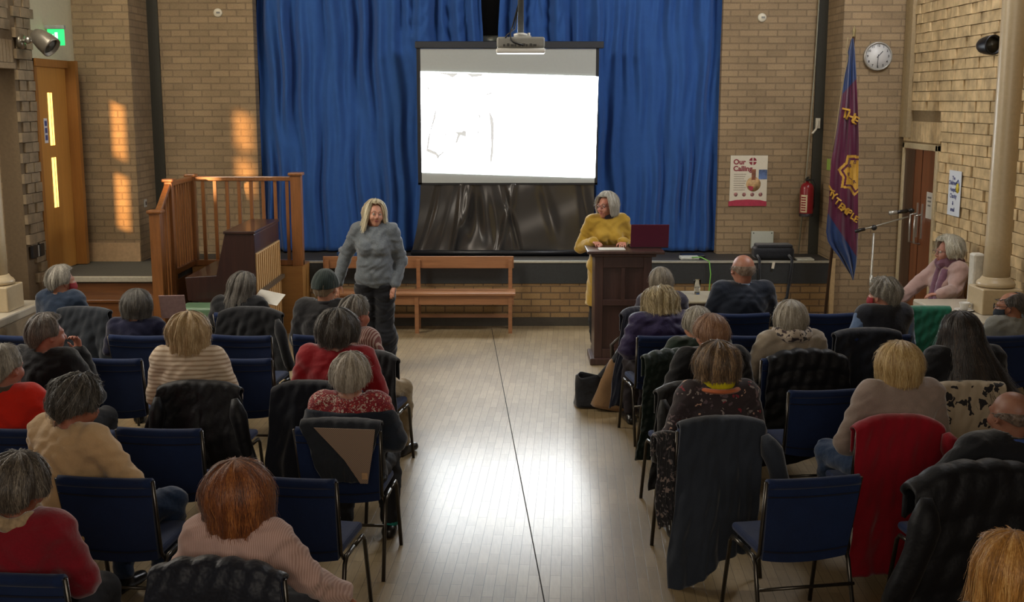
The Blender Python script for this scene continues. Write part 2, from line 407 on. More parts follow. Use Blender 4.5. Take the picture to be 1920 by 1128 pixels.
sg = MB().box(XL + .012, XL + .015, 12.53, 12.62, 2.16, 2.42)
p = tag(obj('door_notice', sg, plain('notice_white', '#c9cbd0', .5)), 'small white notice with blue panels on the oak door', 'notice')
for z in (2.34, 2.265, 2.19): obj('printed_panel', MB().box(XL + .015, XL + .017, 12.545, 12.605, z, z + .055), plain('notice_blue', '#27407f', .5), p)
struct('wall_left_white_panel', MB().box(XL - .01, XL + .02, 12.33, YA, 3.04, ZC), plain('cream_panel', '#b9b398', .6, var=.04))
# exit sign
ex = thing('exit_sign', 'glowing green emergency exit sign above the oak door', 'sign', (XL + .02, 12.72, 3.27))
gp = NT('green_lit_panel'); gp.b.inputs['Base Color'].default_value = (.02, .6, .15, 1); gp.b.inputs['Emission Color'].default_value = (.03, 1, .22, 1); gp.b.inputs['Emission Strength'].default_value = .8
obj('sign_panel', MB().box(.02, .20, -.004, .004, -.085, .085), gp.m, ex, bevel=.003)
obj('sign_housing', MB().box(0, .21, -.02, .02, .085, .125), plain('sign_grey', '#8b8f88', .5), ex, bevel=.004)
sym = MB(); sym.prism([(.10, .05), (.13, .05), (.13, -.06), (.10, -.06)], -.006, -.0045)
sym.prism([(.04, .0), (.085, .035), (.085, .012), (.098, .012), (.098, -.012), (.085, -.012), (.085, -.035)], -.006, -.0045)
obj('sign_symbol', sym, emit('sign_symbol_light', (.75, 1, .85), 1.2), ex)
# right door, double leaf
ddark = wood('dark_varnished_door', '#28140c', '#4a2614', .35, 'Z', 2.5, .3); dmid = wood('brown_varnished_door', '#54290f', '#7a3f1a', .35, 'Z', 2.5, .3)
d2 = tag(obj('door_2', MB().box(XR - .012, XR + .03, 12.80, 13.34, 0, 2.08).box(XR - .012, XR + .03, 12.36, 12.77, 0, 2.08), dmid), kind='structure')
obj('door_frame', MB().box(XR - .035, XR + .02, 12.30, 12.36, 0, 2.14).box(XR - .035, XR + .02, 13.34, 13.40, 0, 2.14).box(XR - .035, XR + .02, 12.30, 13.40, 2.08, 2.14), plain('cream_door_frame', '#b5a583', .5), d2, bevel=.004)
obj('door_gap', MB().box(XR - .006, XR + .0, 12.77, 12.80, 0, 2.08), plain('dark_gap', '#0c0705', .9), d2)
obj('far_leaf_panel', MB().box(XR - .016, XR - .011, 13.02, 13.34, .02, 2.07), ddark, d2)
steel = plain('satin_steel', '#b9b8b2', .3, .85, var=.04)
for y in (12.71, 12.86):
    h = MB().box(XR - .022, XR - .012, y - .03, y + .0, 1.12, 1.50)
    h.tube([(XR - .02, y, 1.06), (XR - .085, y, 1.07), (XR - .085, y, 1.37), (XR - .02, y, 1.38)], .012, 8)
    obj('pull_handle', h, steel, d2)
paper = plain('white_paper', '#c4c2ba', .7, var=.03)
nt = tag(obj('door_notice', MB().box(XR - .018, XR - .013, 12.40, 12.58, 1.36, 1.64), paper), 'white paper notice taped to the brown double door', 'notice')
mb = MB()
for k, (z, ln) in enumerate(((1.575, .11), (1.535, .10), (1.49, .08))): mb.box(XR - .0195, XR - .018, 12.49 - ln / 2, 12.49 + ln / 2, z, z + .018)
obj('printed_lines', mb, plain('grey_print', '#77756f', .7), nt)
# charity notice beside the door
nb = thing('notice_poster', 'white poster with blue lettering and yellow emblem on the right wall', 'poster', (XR - .045, 11.73, 1.69))
obj('sheet', MB().box(0, .004, -.16, .16, -.225, .225), plain('bright_paper', '#cfd5dd', .6, var=.02), nb)
mb = MB(); navy = plain('navy_print', '#22306f', .6)
for tx, z, s_, yy in (('The', .15, .05, .03), ("Children's", .10, .058, .04), ('Hospital', .035, .058, .02), ('Charity', -.03, .06, .02), ('&', -.10, .055, .02), ('small', -.165, .055, .02)):
    obj('lettering', letters(MB(), tx, s_, (-.0005, yy, z), (0, -1, 0), (0, 0, 1), .0008, bold=.002), navy, nb)
mb = MB().lathe([(0, .001), (.05, .001), (.05, 0)], 18, M=Matrix.Translation((-.001, -.085, .055)) @ Matrix.Rotation(-PI / 2, 4, 'Y'))
e_ = obj('emblem', mb, plain('emblem_yellow', '#c9b32f', .6), nb)
obj('emblem_outline', MB().tube([(-.002, -.12, .03), (-.002, -.125, .10), (-.002, -.09, .14), (-.002, -.05, .10)], .004, 6), navy, e_)

# ------------------------------------------------------------------ dwarf walls with cream columns
cream = plain('cream_gloss_paint', '#b7a585', .35, var=.05); ledge_m = plain('cream_ledge', '#b3ab9a', .3, var=.06)
def colonnade(sgn, xin, xout, y0, y1, cx, cy, label_):
    a, b = sorted((xin, xout))
    struct('wall_ledge_' + ('right' if sgn > 0 else 'left'), MB().box(a, b, y0, y1, 0, .712), plain('ledge_side', '#8d7a5e', .7))
    t = tag(obj('ledge_top', MB().box(a - .03, b + .03, y0 - .04, y1 + .04, .722, .80), ledge_m, bevel=.015), 'cream painted ledge on the dwarf wall ' + ('on the right, under the teacup' if sgn > 0 else 'at the left edge'), 'ledge')
    c = thing('column', label_, 'column', (cx, cy, .80))
    obj('plinth', MB().box(-.17, .17, -.17, .17, 0, .22), cream, c, bevel=.01)
    obj('base_ring', MB().lathe([(.13, .22), (.158, .23), (.162, .25), (.15, .27), (.13, .285), (.122, .30), (.115, .31)], 32), cream, c)
    obj('shaft', MB().lathe([(.108, .30), (.105, .6), (.102, 2.6), (.10, 4.8)], 36), cream, c)
colonnade(1, 3.74, 4.42, 9.5, 10.62, 4.18, 9.98, 'tall cream painted column standing on the right ledge')
colonnade(-1, -4.32, -4.98, 9.1, 10.55, -4.52, 10.1, 'cream painted column at the left edge of the hall')
struct('trim_10', MB().box(4.06, 4.16, 10.18, 10.30, .8, 1.28), plain('white_upright', '#c2bdb0', .5), bevel=.02)

# ------------------------------------------------------------------ curtains
def ncurtain(name, x0, x1, z0, z1, y, seed, label_, swags=(), nf=15, amp=.06, gap=None):
    r = random.Random(seed); nu, nv = 420, 60
    U = np.linspace(0, 1, nu)[:, None]; V = np.linspace(0, 1, nv)[None, :]
    X = x0 + (x1 - x0) * U + 0 * V; Z = z1 + (z0 - z1) * V + 0 * U
    Y = np.zeros((nu, nv)) + y
    for k in range(nf):
        f = r.uniform(2, 22); ph = r.uniform(0, 6.28); dr = r.uniform(-.6, .6)
        a = amp * r.uniform(.3, 1) / (1 + f * .09)
        Y += a * np.sin(2 * PI * (f * U + dr * .12 * V * f) + ph) * (.75 + .25 * np.sin(3 * V + ph))
    for k in range(9):
        f = r.uniform(4, 9); Y += .03 * np.exp(-((U - r.random() - .03 * V) / .05) ** 2) * np.sin(2 * PI * f * 2.2 * U + r.uniform(0, 6))
    for k in range(12):                                   # soft pinches that start at the heading
        c0 = r.random(); wd = r.uniform(.012, .03); drift = r.uniform(-.05, .05); ln = r.uniform(.3, 1.1)
        Y += r.uniform(.015, .04) * np.exp(-((U - c0 - drift * V) / (wd * (1 + 2 * V))) ** 2) * np.clip(1 - V / ln, 0, 1)
    for c0, wd, dp in swags:                              # shallow swags near the top
        for j in range(3):
            d = dp * (1 + .55 * j); cu = np.clip(1 - ((U - c0) / wd) ** 2, 0, 1)
            Y -= .035 * np.exp(-((V - d * cu) / .018) ** 2) * (cu > .05) * cu
    X += .012 * np.sin(2 * PI * 3 * V + 9 * U)
    mb = MB().grid(np.stack([X, Y, Z], -1))
    o = obj(name, mb, curt, solid=.006); return tag(o, label_, 'curtain', None)
curt = fabric('royal_blue_curtain', '#28508f', .8, 500, .1, .12, .12)
ncurtain('stage_curtain', CX0 - .0, -.36, .78, 4.2, 14.33, 5, 'long blue stage curtain left of the projection screen', [(.72, .1, .12), (.88, .09, .14)])
ncurtain('stage_curtain', -.155, CX1 + .02, .78, 4.2, 14.33, 11, 'long blue stage curtain right of the projection screen', [(.1, .09, .12), (.24, .08, .10)])
# lighting bar seen in the gap
gb = tag(obj('curtain_gap_tube', MB().tube([(-.42, 14.5, 3.33), (-.10, 14.5, 3.33)], .055, 16), plain('silver_tube', '#9aa19c', .3, .7)), 'short silver tube in the dark gap between the blue curtains', 'tube')

# ------------------------------------------------------------------ projection screen with the black sheet below it
SX0, SX1, SY = -1.075, .985, 13.98
scn = thing('projection_screen', 'white pull-down projection screen lit by a bright washed-out slide', 'screen', (0, SY, 0))
obj('screen_sheet', MB().box(SX0, SX1, 0, .006, 1.64, 3.205), plain('screen_fabric', '#9fa3a0', .6, var=.02), scn)
obj('screen_case', MB().box(SX0 - .06, SX1 + .09, -.03, .06, 3.21, 3.29), plain('screen_case_dark', '#22252c', .5), scn, bevel=.01)
bk = plain('black_border', '#0b0c10', .6)
obj('screen_border', MB().box(SX0 - .045, SX0, -.001, .007, 1.62, 3.21).box(SX1, SX1 + .035, -.001, .007, 1.62, 3.21).box(SX0 - .045, SX1 + .035, -.001, .007, 1.615, 1.64), bk, scn)
img = MB().add([(SX0, -.004, 1.765), (SX1 + .005, -.004, 1.70), (SX1 + .03, -.004, 2.885), (SX0, -.004, 2.945)], [(0, 1, 2, 3)])
pim = obj('projected_image', img, emit('projected_white', (.93, .98, 1), 11.5), scn)
def sxz(px, py):                                          # place of a mark measured on the 1462 x 1128 enlargement of the slide
    x = (780 + px / 4.177 - 960) * (13.8 / CF); a = R(CP) + math.atan((80 + py / 4.177 - 564) / CF)
    return x, CH - SY * math.tan(a)
marks = [[(160, 500), (150, 590), (110, 700), (92, 830), (150, 855), (175, 880), (215, 850), (210, 862), (180, 885), (168, 915), (155, 880), (78, 848), (95, 740), (130, 620)],
         [(573, 540), (600, 590), (608, 640), (602, 860), (590, 935), (580, 930), (590, 800), (585, 640)],
         [(300, 700), (360, 700), (370, 687), (390, 695), (390, 735), (345, 722), (318, 785), (308, 782), (328, 715)],
         [(178, 238), (335, 240), (290, 272), (245, 250)], [(400, 243), (522, 245), (515, 260), (440, 268)],
         [(90, 345), (98, 348), (110, 370), (100, 364)], [(525, 415), (580, 395), (622, 372), (582, 402)], [(492, 566), (503, 570), (503, 600), (497, 585)], [(228, 712), (235, 712), (232, 750)], [(482, 692), (492, 700), (488, 732)]]
sg_ = emit('slide_grey', (.50, .51, .51), .55)
for m_ in marks:
    q_ = [sxz(*p) for p in m_]
    obj('slide_mark', MB().prism(q_, -.0085, -.006).tube([(a_, -.0075, b_) for a_, b_ in q_ + q_[:1]], .0042, 6), sg_, pim)
# glossy black sheet
nu, nv = 220, 50; U = np.linspace(0, 1, nu)[:, None]; V = np.linspace(0, 1, nv)[None, :]
fl = V ** 2
X = (SX0 - .02) + (SX1 - SX0 + .02) * U - .12 * fl * (1 - U) ** 3 + 0 * V; Z = 1.63 + (.80 - 1.63) * V + 0 * U
Y = .03 + 0 * U * V
r_ = random.Random(4)
for k in range(16):
    c0 = r_.random(); wd = r_.uniform(.012, .035); dr = r_.uniform(-.12, .12)
    Y = Y + r_.uniform(-.045, .045) * np.exp(-((U - c0 - dr * V) / wd) ** 2) * (.4 + .8 * np.sin(PI * V * r_.uniform(.5, 1.3)))
Y = Y + .012 * np.sin(9 * U + 4 * V) * np.sin(5 * V)
sh = thing('black_sheet', 'glossy black plastic sheet hanging under the projection screen', 'sheet', (0, SY - .02, 0))
gl = NT('glossy_black_plastic'); gl.set(Roughness=.24, Metallic=.6); gl.b.inputs['Base Color'].default_value = C('#4c4a48'); gl.b.inputs['Specular IOR Level'].default_value = .8
obj('sheet', MB().grid(np.stack([X, Y, Z], -1)), gl.m, sh, solid=.002)
obj('bottom_roll', MB().tube([(SX0 - .14, -.01, .805), (0, 0, .802), (SX1, .0, .805)], .032, 12), plain('black_roll', '#101218', .4), sh)

# ------------------------------------------------------------------ projector on its pole
pj = thing('projector', 'grey ceiling projector on a pole in front of the screen', 'projector', (.075, 10.3, 3.07))
grey = plain('projector_grey', '#8d8d86', .45, var=.06)
obj('body', MB().box(-.205, .205, -.14, .16, -.025, .07), grey, pj, bevel=.02, segs=3)
obj('underside', MB().box(-.21, .21, -.145, .165, -.065, -.025), plain('projector_lit_underside', '#e8e8e2', .4, var=.02), pj, bevel=.012, segs=3)  # underside coloured whiter than the body, for the light falling on it
mb = MB()
for k in range(9): mb.box(-.15 + k * .032, -.135 + k * .032 + .006 * (k % 3), -.147, -.139, -.012, .008 + .006 * (k % 2))
obj('socket_panel', mb, plain('socket_dark', '#3b3b38', .5), pj)
obj('lens', MB().lathe([(.045, 0), (.045, .04), (.036, .05), (.036, .035)], 20, M=Matrix.Translation((.08, .155, .02)) @ Matrix.Rotation(-PI / 2, 4, 'X')), plain('lens_black', '#0a0a0c', .1), pj)
obj('mount', MB().box(-.06, .09, -.03, .09, .07, .085).lathe([(.06, .085), (.06, .10), (.03, .11)], 20).tube([(.07, 0, .085), (.07, 0, .11)], .012, 10), plain('white_mount', '#d8d8d2', .4), pj)
obj('pole', MB().lathe([(.026, .10), (.026, 2.5)], 20), plain('grey_pole', '#6d7071', .35, .6), pj)
obj('cable', MB().tube([(-.02, .02, .35), (-.07, -.03, .16), (-.09, -.10, .10), (-.085, -.15, .04), (-.06, -.165, .02), (.02, -.155, .0)], .007, 8).tube([(-.03, 0, .3), (-.05, -.05, .14), (-.12, -.12, .085), (-.13, -.14, .06)], .006, 8), plain('black_cable', '#15161a', .5), pj)
light('projector_stray_light', 'SPOT', (.155, 10.5, 3.09), 12, (.9, .96, 1), (0, SY, 2.3)).data.spot_size = R(14)

# ------------------------------------------------------------------ bench in front of the stage
bw = wood('pine_bench_wood', '#7c5334', '#9a6a45', .42, 'X', 4, .15)
bn = thing('bench', 'long light brown wooden bench with open back against the stage front', 'bench', (-1.08, 13.22, 0))
obj('seat', MB().box(-1.10, 1.12, -.22, .12, .435, .465), bw, bn, bevel=.006)
obj('seat_apron', MB().box(-1.08, 1.10, -.19, -.165, .33, .435), bw, bn)
obj('backrest', MB().box(-1.10, 1.10, .13, .155, .70, .84), bw, bn, bevel=.006)
for x in (-1.05, -.0, 1.06):
    obj('leg', MB().box(x - .022, x + .022, -.20, -.15, 0, .435), bw, bn)
    obj('back_post', MB().box(x - .022, x + .022, .10, .14, 0, .80), bw, bn)
obj('foot_rail', MB().box(-1.05, 1.06, .09, .115, .13, .17), bw, bn)

# small things on the stage
bx_ = thing('storage_box', 'white box with blue base on the stage behind the bench', 'box', (-1.93, 13.85, .765))
obj('tray', MB().box(-.15, .16, -.1, .12, 0, .07), plain('blue_plastic', '#274c7c', .5), bx_, bevel=.006)
obj('papers', MB().box(-.13, .18, -.09, .11, .07, .115), plain('box_white', '#b9bcc0', .6), bx_, bevel=.004)
rt = tag(obj('network_box', MB().box(1.98, 2.2, 13.60, 13.75, .765, .80), plain('router_white', '#b8bab2', .5), bevel=.008), 'small white box with green cable on the stage edge', 'box')
tag(obj('network_cable', MB().tube([(2.1, 13.62, .79), (2.2, 13.50, .81), (2.29, 13.44, .77), (2.31, 13.44, .62), (2.29, 13.42, .38), (2.26, 13.40, .14), (2.10, 13.30, .01)], .007, 8), plain('bright_green_cable', '#6fae4b', .5)), 'thin green cable hanging down over the stage edge', 'cable')
tag(obj('flat_case', MB().box(-.40, -.24, 13.55, 13.66, .765, .79), plain('black_gadget', '#14161a', .4), bevel=.01), 'small flat black object on stage edge right of the bench', 'case')
tag(obj('flat_case', MB().box(2.02, 2.3, 13.78, 13.93, .765, .80), plain('black_gadget2', '#14161a', .4), bevel=.01), 'flat black case behind the small white box on the stage', 'case')
# ================================================================== THINGS ON AND BY THE WALLS
# poster on the proscenium wall
ps = thing('poster', 'white and red Our Calling poster on the brick wall', 'poster', (2.865, YB - .006, 1.65))
obj('sheet', MB().box(-.225, .225, -.004, .002, -.245, .305), plain('poster_cream', '#c9c1ad', .6, var=.03), ps)
redp = plain('poster_red', '#7e2230', .6); crm = plain('poster_band_red', '#a02c42', .55)
mb = MB(); mb.prism([(-.235, -.305), (.225, -.305), (.225, -.25), (.15, -.232), (0, -.225), (-.15, -.232), (-.235, -.25)], -.006, .0)
obj('lower_band', mb, crm, ps)
for tx, z in (('Our', .225), ('Calling', .145)): obj('lettering', letters(MB(), tx, .085, (-.19, -.0065, z), (1, 0, 0), (0, 0, 1), .0, bold=.003, align='LEFT'), redp, ps)
mb = MB()
for k in range(4):
    a0 = PI / 2 * k + .16; mb.prism([(.045 + .008 * math.cos(a0 + .6), .235 + .008 * math.sin(a0 + .6))] + [(.045 + .046 * math.cos(a0 + (PI / 2 - .32) * j / 6), .235 + .046 * math.sin(a0 + (PI / 2 - .32) * j / 6)) for j in range(7)], -.0065, -.005)
obj('round_badge', mb, redp, ps)
mb = MB()
for k in range(8): mb.box(-.18, -.03 - .012 * (k % 3), -.0055, -.005, .075 - k * .027, .083 - k * .027)
obj('printed_lines', mb, plain('poster_print', '#8f8374', .7), ps)
mb = MB(); mb.lathe([(0, .001), (.088, .001), (.088, 0)], 28, M=Matrix.Translation((.06, -.005, -.04)) @ Matrix.Rotation(PI / 2, 4, 'X'))
pc = obj('picture_disc', mb, plain('poster_picture', '#b08f62', .6, var=.5, scale=14), ps)
obj('picture_patch', MB().prism([(-.01, -.06), (.06, -.07), (.05, -.12), (.02, -.115)], -.0075, -.0065), crm, pc)
obj('picture_patch', MB().box(.035, .085, -.0075, -.0065, .01, .14), plain('poster_brown', '#7a4a33', .6, var=.5, scale=20), pc)
obj('blue_picture', MB().box(.12, .222, -.0075, -.006, .02, .135), plain('poster_blue', '#50648c', .6, var=.6, scale=12), ps)
for k in range(4): obj('round_symbol', MB().lathe([(0, .001), (.024, .001), (.024, 0)], 16, M=Matrix.Translation((-.15 + .1 * k, -.005, -.165)) @ Matrix.Rotation(PI / 2, 4, 'X')), plain('poster_symbols', '#9a6a66', .6, var=.5, scale=40), ps)

# clock
ck = thing('clock', 'round white wall clock on the brick wall above the brown door', 'clock', (4.135, YA - .012, 3.10))
Mx = Matrix.Rotation(PI / 2, 4, 'X')
obj('dial', MB().lathe([(0, .02), (.146, .02), (.146, 0)], 40, M=Mx), plain('clock_dial', '#c3c2c0', .4, var=.02), ck)
obj('rim', MB().lathe([(.143, .02), (.143, .034), (.158, .03), (.162, .0), (.15, -.005)], 40, M=Mx, cap=False), plain('clock_rim', '#9d9a92', .35, .3), ck)
mb = MB()
for k in range(1, 13):
    a = PI / 2 - k * PI / 6; letters(mb, str(k), .036, (.118 * math.cos(a), -.0215, .118 * math.sin(a)), (1, 0, 0), (0, 0, 1), bold=.001)
blk = plain('clock_black', '#26272b', .5)
obj('numerals', mb, blk, ck)
def hand(L, wd, a, y):
    Mh = Matrix.Translation((0, y, 0)) @ Matrix.Rotation(a, 4, 'Y'); return MB().box(-wd, wd, -.001, .001, -.02, L, Mh)
obj('hour_hand', hand(.075, .004, R(42), -.024), blk, ck); obj('minute_hand', hand(.115, .003, R(183), -.027), blk, ck)
# round wall discs
for x, z, nm in ((-3.48, 3.63, 'left of the blue curtain'), (2.96, 3.575, 'right of the blue curtain')):
    b = thing('ceiling_light_pull', 'small round white wall fitting high up ' + nm, 'wall fitting', (x, YB - .002, z))
    b.name = 'round_sensor'
    obj('disc', MB().lathe([(0, .03), (.04, .026), (.052, .008), (.052, 0)], 24, M=Mx), white_p, b)
    obj('detail', MB().box(-.012, .03, -.033, -.028, -.01, .012), plain('sensor_grey', '#77756d', .5), b)
# fire extinguisher
fe = thing('fire_extinguisher', 'red fire extinguisher hanging on the wall right of the poster', 'fire extinguisher', (3.53, 14.0, 1.24))
fr_ = plain('extinguisher_red', '#7e1820', .3, var=.05)
obj('cylinder', MB().lathe([(0, 0), (.07, 0), (.078, .012), (.08, .04), (.08, .33), (.07, .37), (.045, .395), (.02, .40), (.02, .42)], 28), fr_, fe)
obj('foot_band', MB().lathe([(.082, -.002), (.083, .035), (.08, .036)], 28, cap=False), plain('ext_dark', '#1d1216', .5), fe)
lab = MB(); lab.grid(np.array([[(.0815 * math.cos(a), .0815 * math.sin(a), z) for z in (.05, .26)] for a in np.linspace(R(200), R(262), 8)]))
lb = obj('label_panel', lab, plain('ext_label', '#c1ae8e', .6), fe)
mb = MB()
for k in range(6):
    a = R(212 + 0 * k); mb.grid(np.array([[(.0822 * math.cos(q), .0822 * math.sin(q), z) for z in (.07 + k * .03, .085 + k * .03)] for q in np.linspace(R(208), R(250), 6)]))
obj('label_print', mb, fr_, lb)
obj('valve', MB().box(-.02, .02, -.03, .04, .42, .45).tube([(0, -.05, .47), (0, .03, .455)], .01, 8).tube([(0, -.06, .44), (0, .02, .435)], .008, 8), plain('ext_valve', '#22211f', .4), fe)
obj('hose', MB().tube([(.02, 0, .43), (.07, 0, .44), (.10, 0, .38), (.095, 0, .2), (.09, 0, .1)], .009, 8), plain('ext_hose', '#131313', .5), fe)
obj('bracket', MB().box(-.03, .03, .07, .19, .3, .34), plain('ext_bracket', '#403e3a', .5, .5), fe)
tag(obj('green_tag', MB().box(PR - .008, PR - .003, 13.78, 13.92, 1.80, 1.93), plain('lime_tag', '#8fae4a', .6)), 'small lime green tag on the wall above the fire extinguisher', 'tag')
wb = thing('bracket', 'small white bracket on the dark strip above the fire extinguisher', 'bracket', (3.64, YB - .04, 2.22))
obj('arm', MB().tube([(-.06, -.1, 0), (-.01, -.06, .05), (.03, -.02, .14)], .012, 8), white_p, wb)
obj('hook_plate', MB().box(.0, .05, -.02, .01, .06, .18), white_p, wb)
tag(obj('cable', MB().tube([(3.62, YB - .04, 3.9), (3.60, YB - .045, 3.0), (3.56, YB - .045, 1.9), (3.50, YB - .03, .77)], .008, 6), plain('thin_wall_cable', '#8a8572', .6)), 'thin pale cable running down the wall beside the extinguisher', 'cable')
# white junction box and black bag on the stage
jb = thing('junction_box', 'square white junction box on the wall above the black bag', 'box', (3.05, YB - .002, .935))
obj('cover', MB().box(-.135, .135, -.05, 0, -.105, .105), plain('box_cover', '#b1b3a6', .5, var=.03), jb, bevel=.006)
obj('screws', MB().lathe([(0, .003), (.008, .0)], 10, M=Matrix.Translation((-.11, -.051, .085)) @ Mx).lathe([(0, .003), (.008, .0)], 10, M=Matrix.Translation((.11, -.051, .085)) @ Mx).lathe([(0, .003), (.008, .0)], 10, M=Matrix.Translation((-.11, -.051, -.085)) @ Mx), plain('screw_grey', '#55544c', .4, .5), jb)
bb = thing('equipment_bag', 'black carry bag with straps lying on the stage edge below the junction box', 'bag', (3.08, 13.72, .766))
nyl = fabric('black_nylon', '#14161c', .6, 300, .2, .6)
obj('body', MB().box(-.23, .24, -.12, .13, 0, .15), nyl, bb, bevel=.05, segs=4)
obj('flap', MB().box(-.20, .22, -.11, .12, .13, .175), nyl, bb, bevel=.02, segs=3)
obj('strap', MB().tube([(-.2, -.12, .05), (-.20, -.245, .02), (-.20, -.25, -.15), (-.19, -.26, -.36)], .016, 6).tube([(.17, -.12, .05), (.18, -.245, .02), (.16, -.25, -.20), (.13, -.27, -.42), (.08, -.29, -.48)], .018, 6), nyl, bb)
obj('zip_tag', MB().box(-.05, -.02, -.265, -.26, -.09, -.01, Matrix.Rotation(.15, 4, 'Y')), white_p, bb)
tag(obj('paper_stack', MB().box(3.33, 3.53, 13.52, 13.70, .766, .785), plain('stage_papers', '#bdbdb2', .6), bevel=.003), 'small stack of white paper at the right end of the stage', 'papers')
struct('trim_11', MB().box(PR - .03, PR + .02, YA - .045, YA - .012, 0, .80), plain('cream_corner_trim', '#b39a72', .6))
# spotlights
def spot(name, label_, loc, head_rot, m, arm):
    s = thing(name, label_, 'spotlight', loc); s.scale = (1.15,) * 3 if arm < 0 else (1.4,) * 3
    obj('wall_plate', MB().lathe([(0, .03), (.05, .03), (.055, 0)], 24, M=Matrix.Rotation(arm * PI / 2, 4, 'Y')), plain('spot_plate', '#8c8577', .3, .7), s)
    obj('arm', MB().tube([(0, 0, 0), (arm * .07, -.01, .01), (arm * .12, -.01, .0)], .014, 10).sphere((arm * .07, -.01, .01), .028, 8), steel, s)
    H = Matrix.Translation((arm * .19, -.02, 0)) @ head_rot
    hd = obj('lamp_head', MB().lathe([(0, -.10), (.04, -.095), (.06, -.06), (.072, .0), (.076, .06), (.076, .075), (.066, .075), (.062, .05)], 32, M=H), m, s)
    obj('lamp_face', MB().lathe([(0, .045), (.062, .052)], 32, M=H), plain('lamp_face_grey', '#8b877c', .25, .3), hd)
spot('spotlight', 'black round spotlight on the right wall beside the cream column', (XR - .03, 10.64, 3.09), Matrix.Rotation(PI / 2, 4, 'X') @ Matrix.Rotation(.25, 4, 'Y'), plain('black_metal', '#17171a', .4, .4), -1)
spot('spotlight', 'grey cylindrical spotlight on the left wall beside the exit sign', (XL + .03, 12.0, 3.19), Matrix.Rotation(R(128), 4, 'Y') @ Matrix.Rotation(.2, 4, 'X'), plain('grey_metal', '#857f73', .35, .5), 1)
# sockets and switches
so = thing('socket', 'black double socket with white strip on the left wall', 'socket', (XL + .02, 12.1, 1.06))
obj('faceplate', MB().box(0, .03, -.16, -.03, -.06, .07).box(0, .03, .03, .14, -.06, .07), plain('socket_black', '#131315', .4), so, bevel=.004)
obj('strip', MB().box(0, .02, -.03, .03, -.055, .06), plain('socket_strip', '#8b8880', .5), so)
sw = thing('light_switch', 'small white switch on the brick pier left of the balustrade', 'switch', (PL + .006, 13.72, 1.42))
obj('faceplate', MB().box(0, .012, -.045, .045, -.045, .045), plain('switch_white', '#aaa59a', .5), sw, bevel=.003)
obj('rocker', MB().box(.011, .02, -.012, .012, -.02, .02), plain('switch_dark', '#4b3d38', .5), sw)
tag(obj('timber_board', MB().box(-5.35, -4.92, 11.2, 11.28, .82, 1.12), wood('orange_board', '#a8601c', '#c27a2c', .5, 'X', 3), bevel=.005), 'orange wooden board beyond the ledge at the left edge', 'board')

# ================================================================== FLAG ON ITS POLE
FY = 12.75
def FP(px, py, d=0):
    a = R(CP) + math.atan((py - 564) / CF); y = FY + d; z = CH - y * math.tan(a)
    zc = y * math.cos(R(CP)) + (CH - z) * math.sin(R(CP)); return Vector(((px - 960) * zc / CF, y, z))
fl = thing('standing_flag', 'maroon and blue ceremonial flag with gold emblem on a leaning pole', 'flag', (0, 0, 0))
obj('pole', MB().tube([(3.50, 12.88, .07), (3.60, 12.84, 2.0), (3.665, 12.82, 3.28)], .017, 12), wood('dark_pole', '#2c1a10', '#42291a', .35, 'Z'), fl)
obj('pole_tip', MB().tube([(3.497, 12.883, 0.0), (3.50, 12.88, .14)], .02, 12), steel, fl)
obj('finial', MB().lathe([(.012, 0), (.02, .02), (.012, .04), (.022, .07), (.0, .13)], 14, c=(3.665, 12.82, 3.27)), plain('finial_brass', '#8b7d58', .35, .7), fl)
rows = [(72, 1597, 1600), (95, 1590, 1603), (130, 1585, 1605), (170, 1580, 1607), (215, 1573, 1609), (260, 1566, 1610), (300, 1559, 1610), (340, 1556, 1609), (380, 1554, 1609), (410, 1551, 1609), (435, 1549, 1609), (452, 1552, 1608), (465, 1560, 1608), (480, 1572, 1607), (500, 1585, 1605), (515, 1595, 1602), (525, 1599, 1600)]
ry = [r[0] for r in rows]
def fold(u, py): return .022 * math.sin(u * 13 + py * .012) * min(1, (py - 60) / 150) + .008 * math.sin(u * 29 - py * .02) - .02 * math.exp(-((u - .25 - (py - 200) * .0006) / .1) ** 2)
def flag_depth(px, py):
    a = np.interp(py, ry, [r[1] for r in rows]); b = np.interp(py, ry, [r[2] for r in rows]); return fold((px - a) / max(b - a, 1), py)
G = []; NU, NV = 76, 380; mats_f = []
for j in range(NV):
    py = 72 + (525 - 72) * j / (NV - 1); a = np.interp(py, ry, [r[1] for r in rows]); b = np.interp(py, ry, [r[2] for r in rows])
    G.append([FP(a + (b - a) * i / (NU - 1), py, fold(i / (NU - 1), py)) for i in range(NU)])
star = [(1612, 291), (1588, 290), (1585, 303), (1570, 317), (1579, 332), (1576, 351), (1592, 353), (1601, 367), (1612, 357)]
def in_poly(x, y, P):
    c = False
    for (x0, y0), (x1, y1) in zip(P, P[1:] + P[:1]):
        if (y0 > y) != (y1 > y) and x < (x1 - x0) * (y - y0) / (y1 - y0) + x0: c = not c
    return c
def star_k(k): return [(1612 + (x - 1612) * k, 326 + (y - 326) * k) for x, y in star]
S1, S2, S3 = star_k(1), star_k(.86), star_k(.74); fg = []
mb = MB(); V_ = [p for row in G for p in row]; fa, fb = [], []
for j in range(NV - 1):
    for i in range(NU - 1):
        py = 72 + (525 - 72) * j / (NV - 1); a = np.interp(py, ry, [r[1] for r in rows]); b = np.interp(py, ry, [r[2] for r in rows]); px = a + (b - a) * i / (NU - 1)
        blue = py < 175 - (px - 1580) * 1.1 or py > 398 + (px - 1551) * 1.5
        q = (j * NU + i, j * NU + i + 1, (j + 1) * NU + i + 1, (j + 1) * NU + i)
        gold_ = in_poly(px, py, S1) and (not in_poly(px, py, S2) or in_poly(px, py, S3)); (fa if blue else fg if gold_ else fb).append(q)
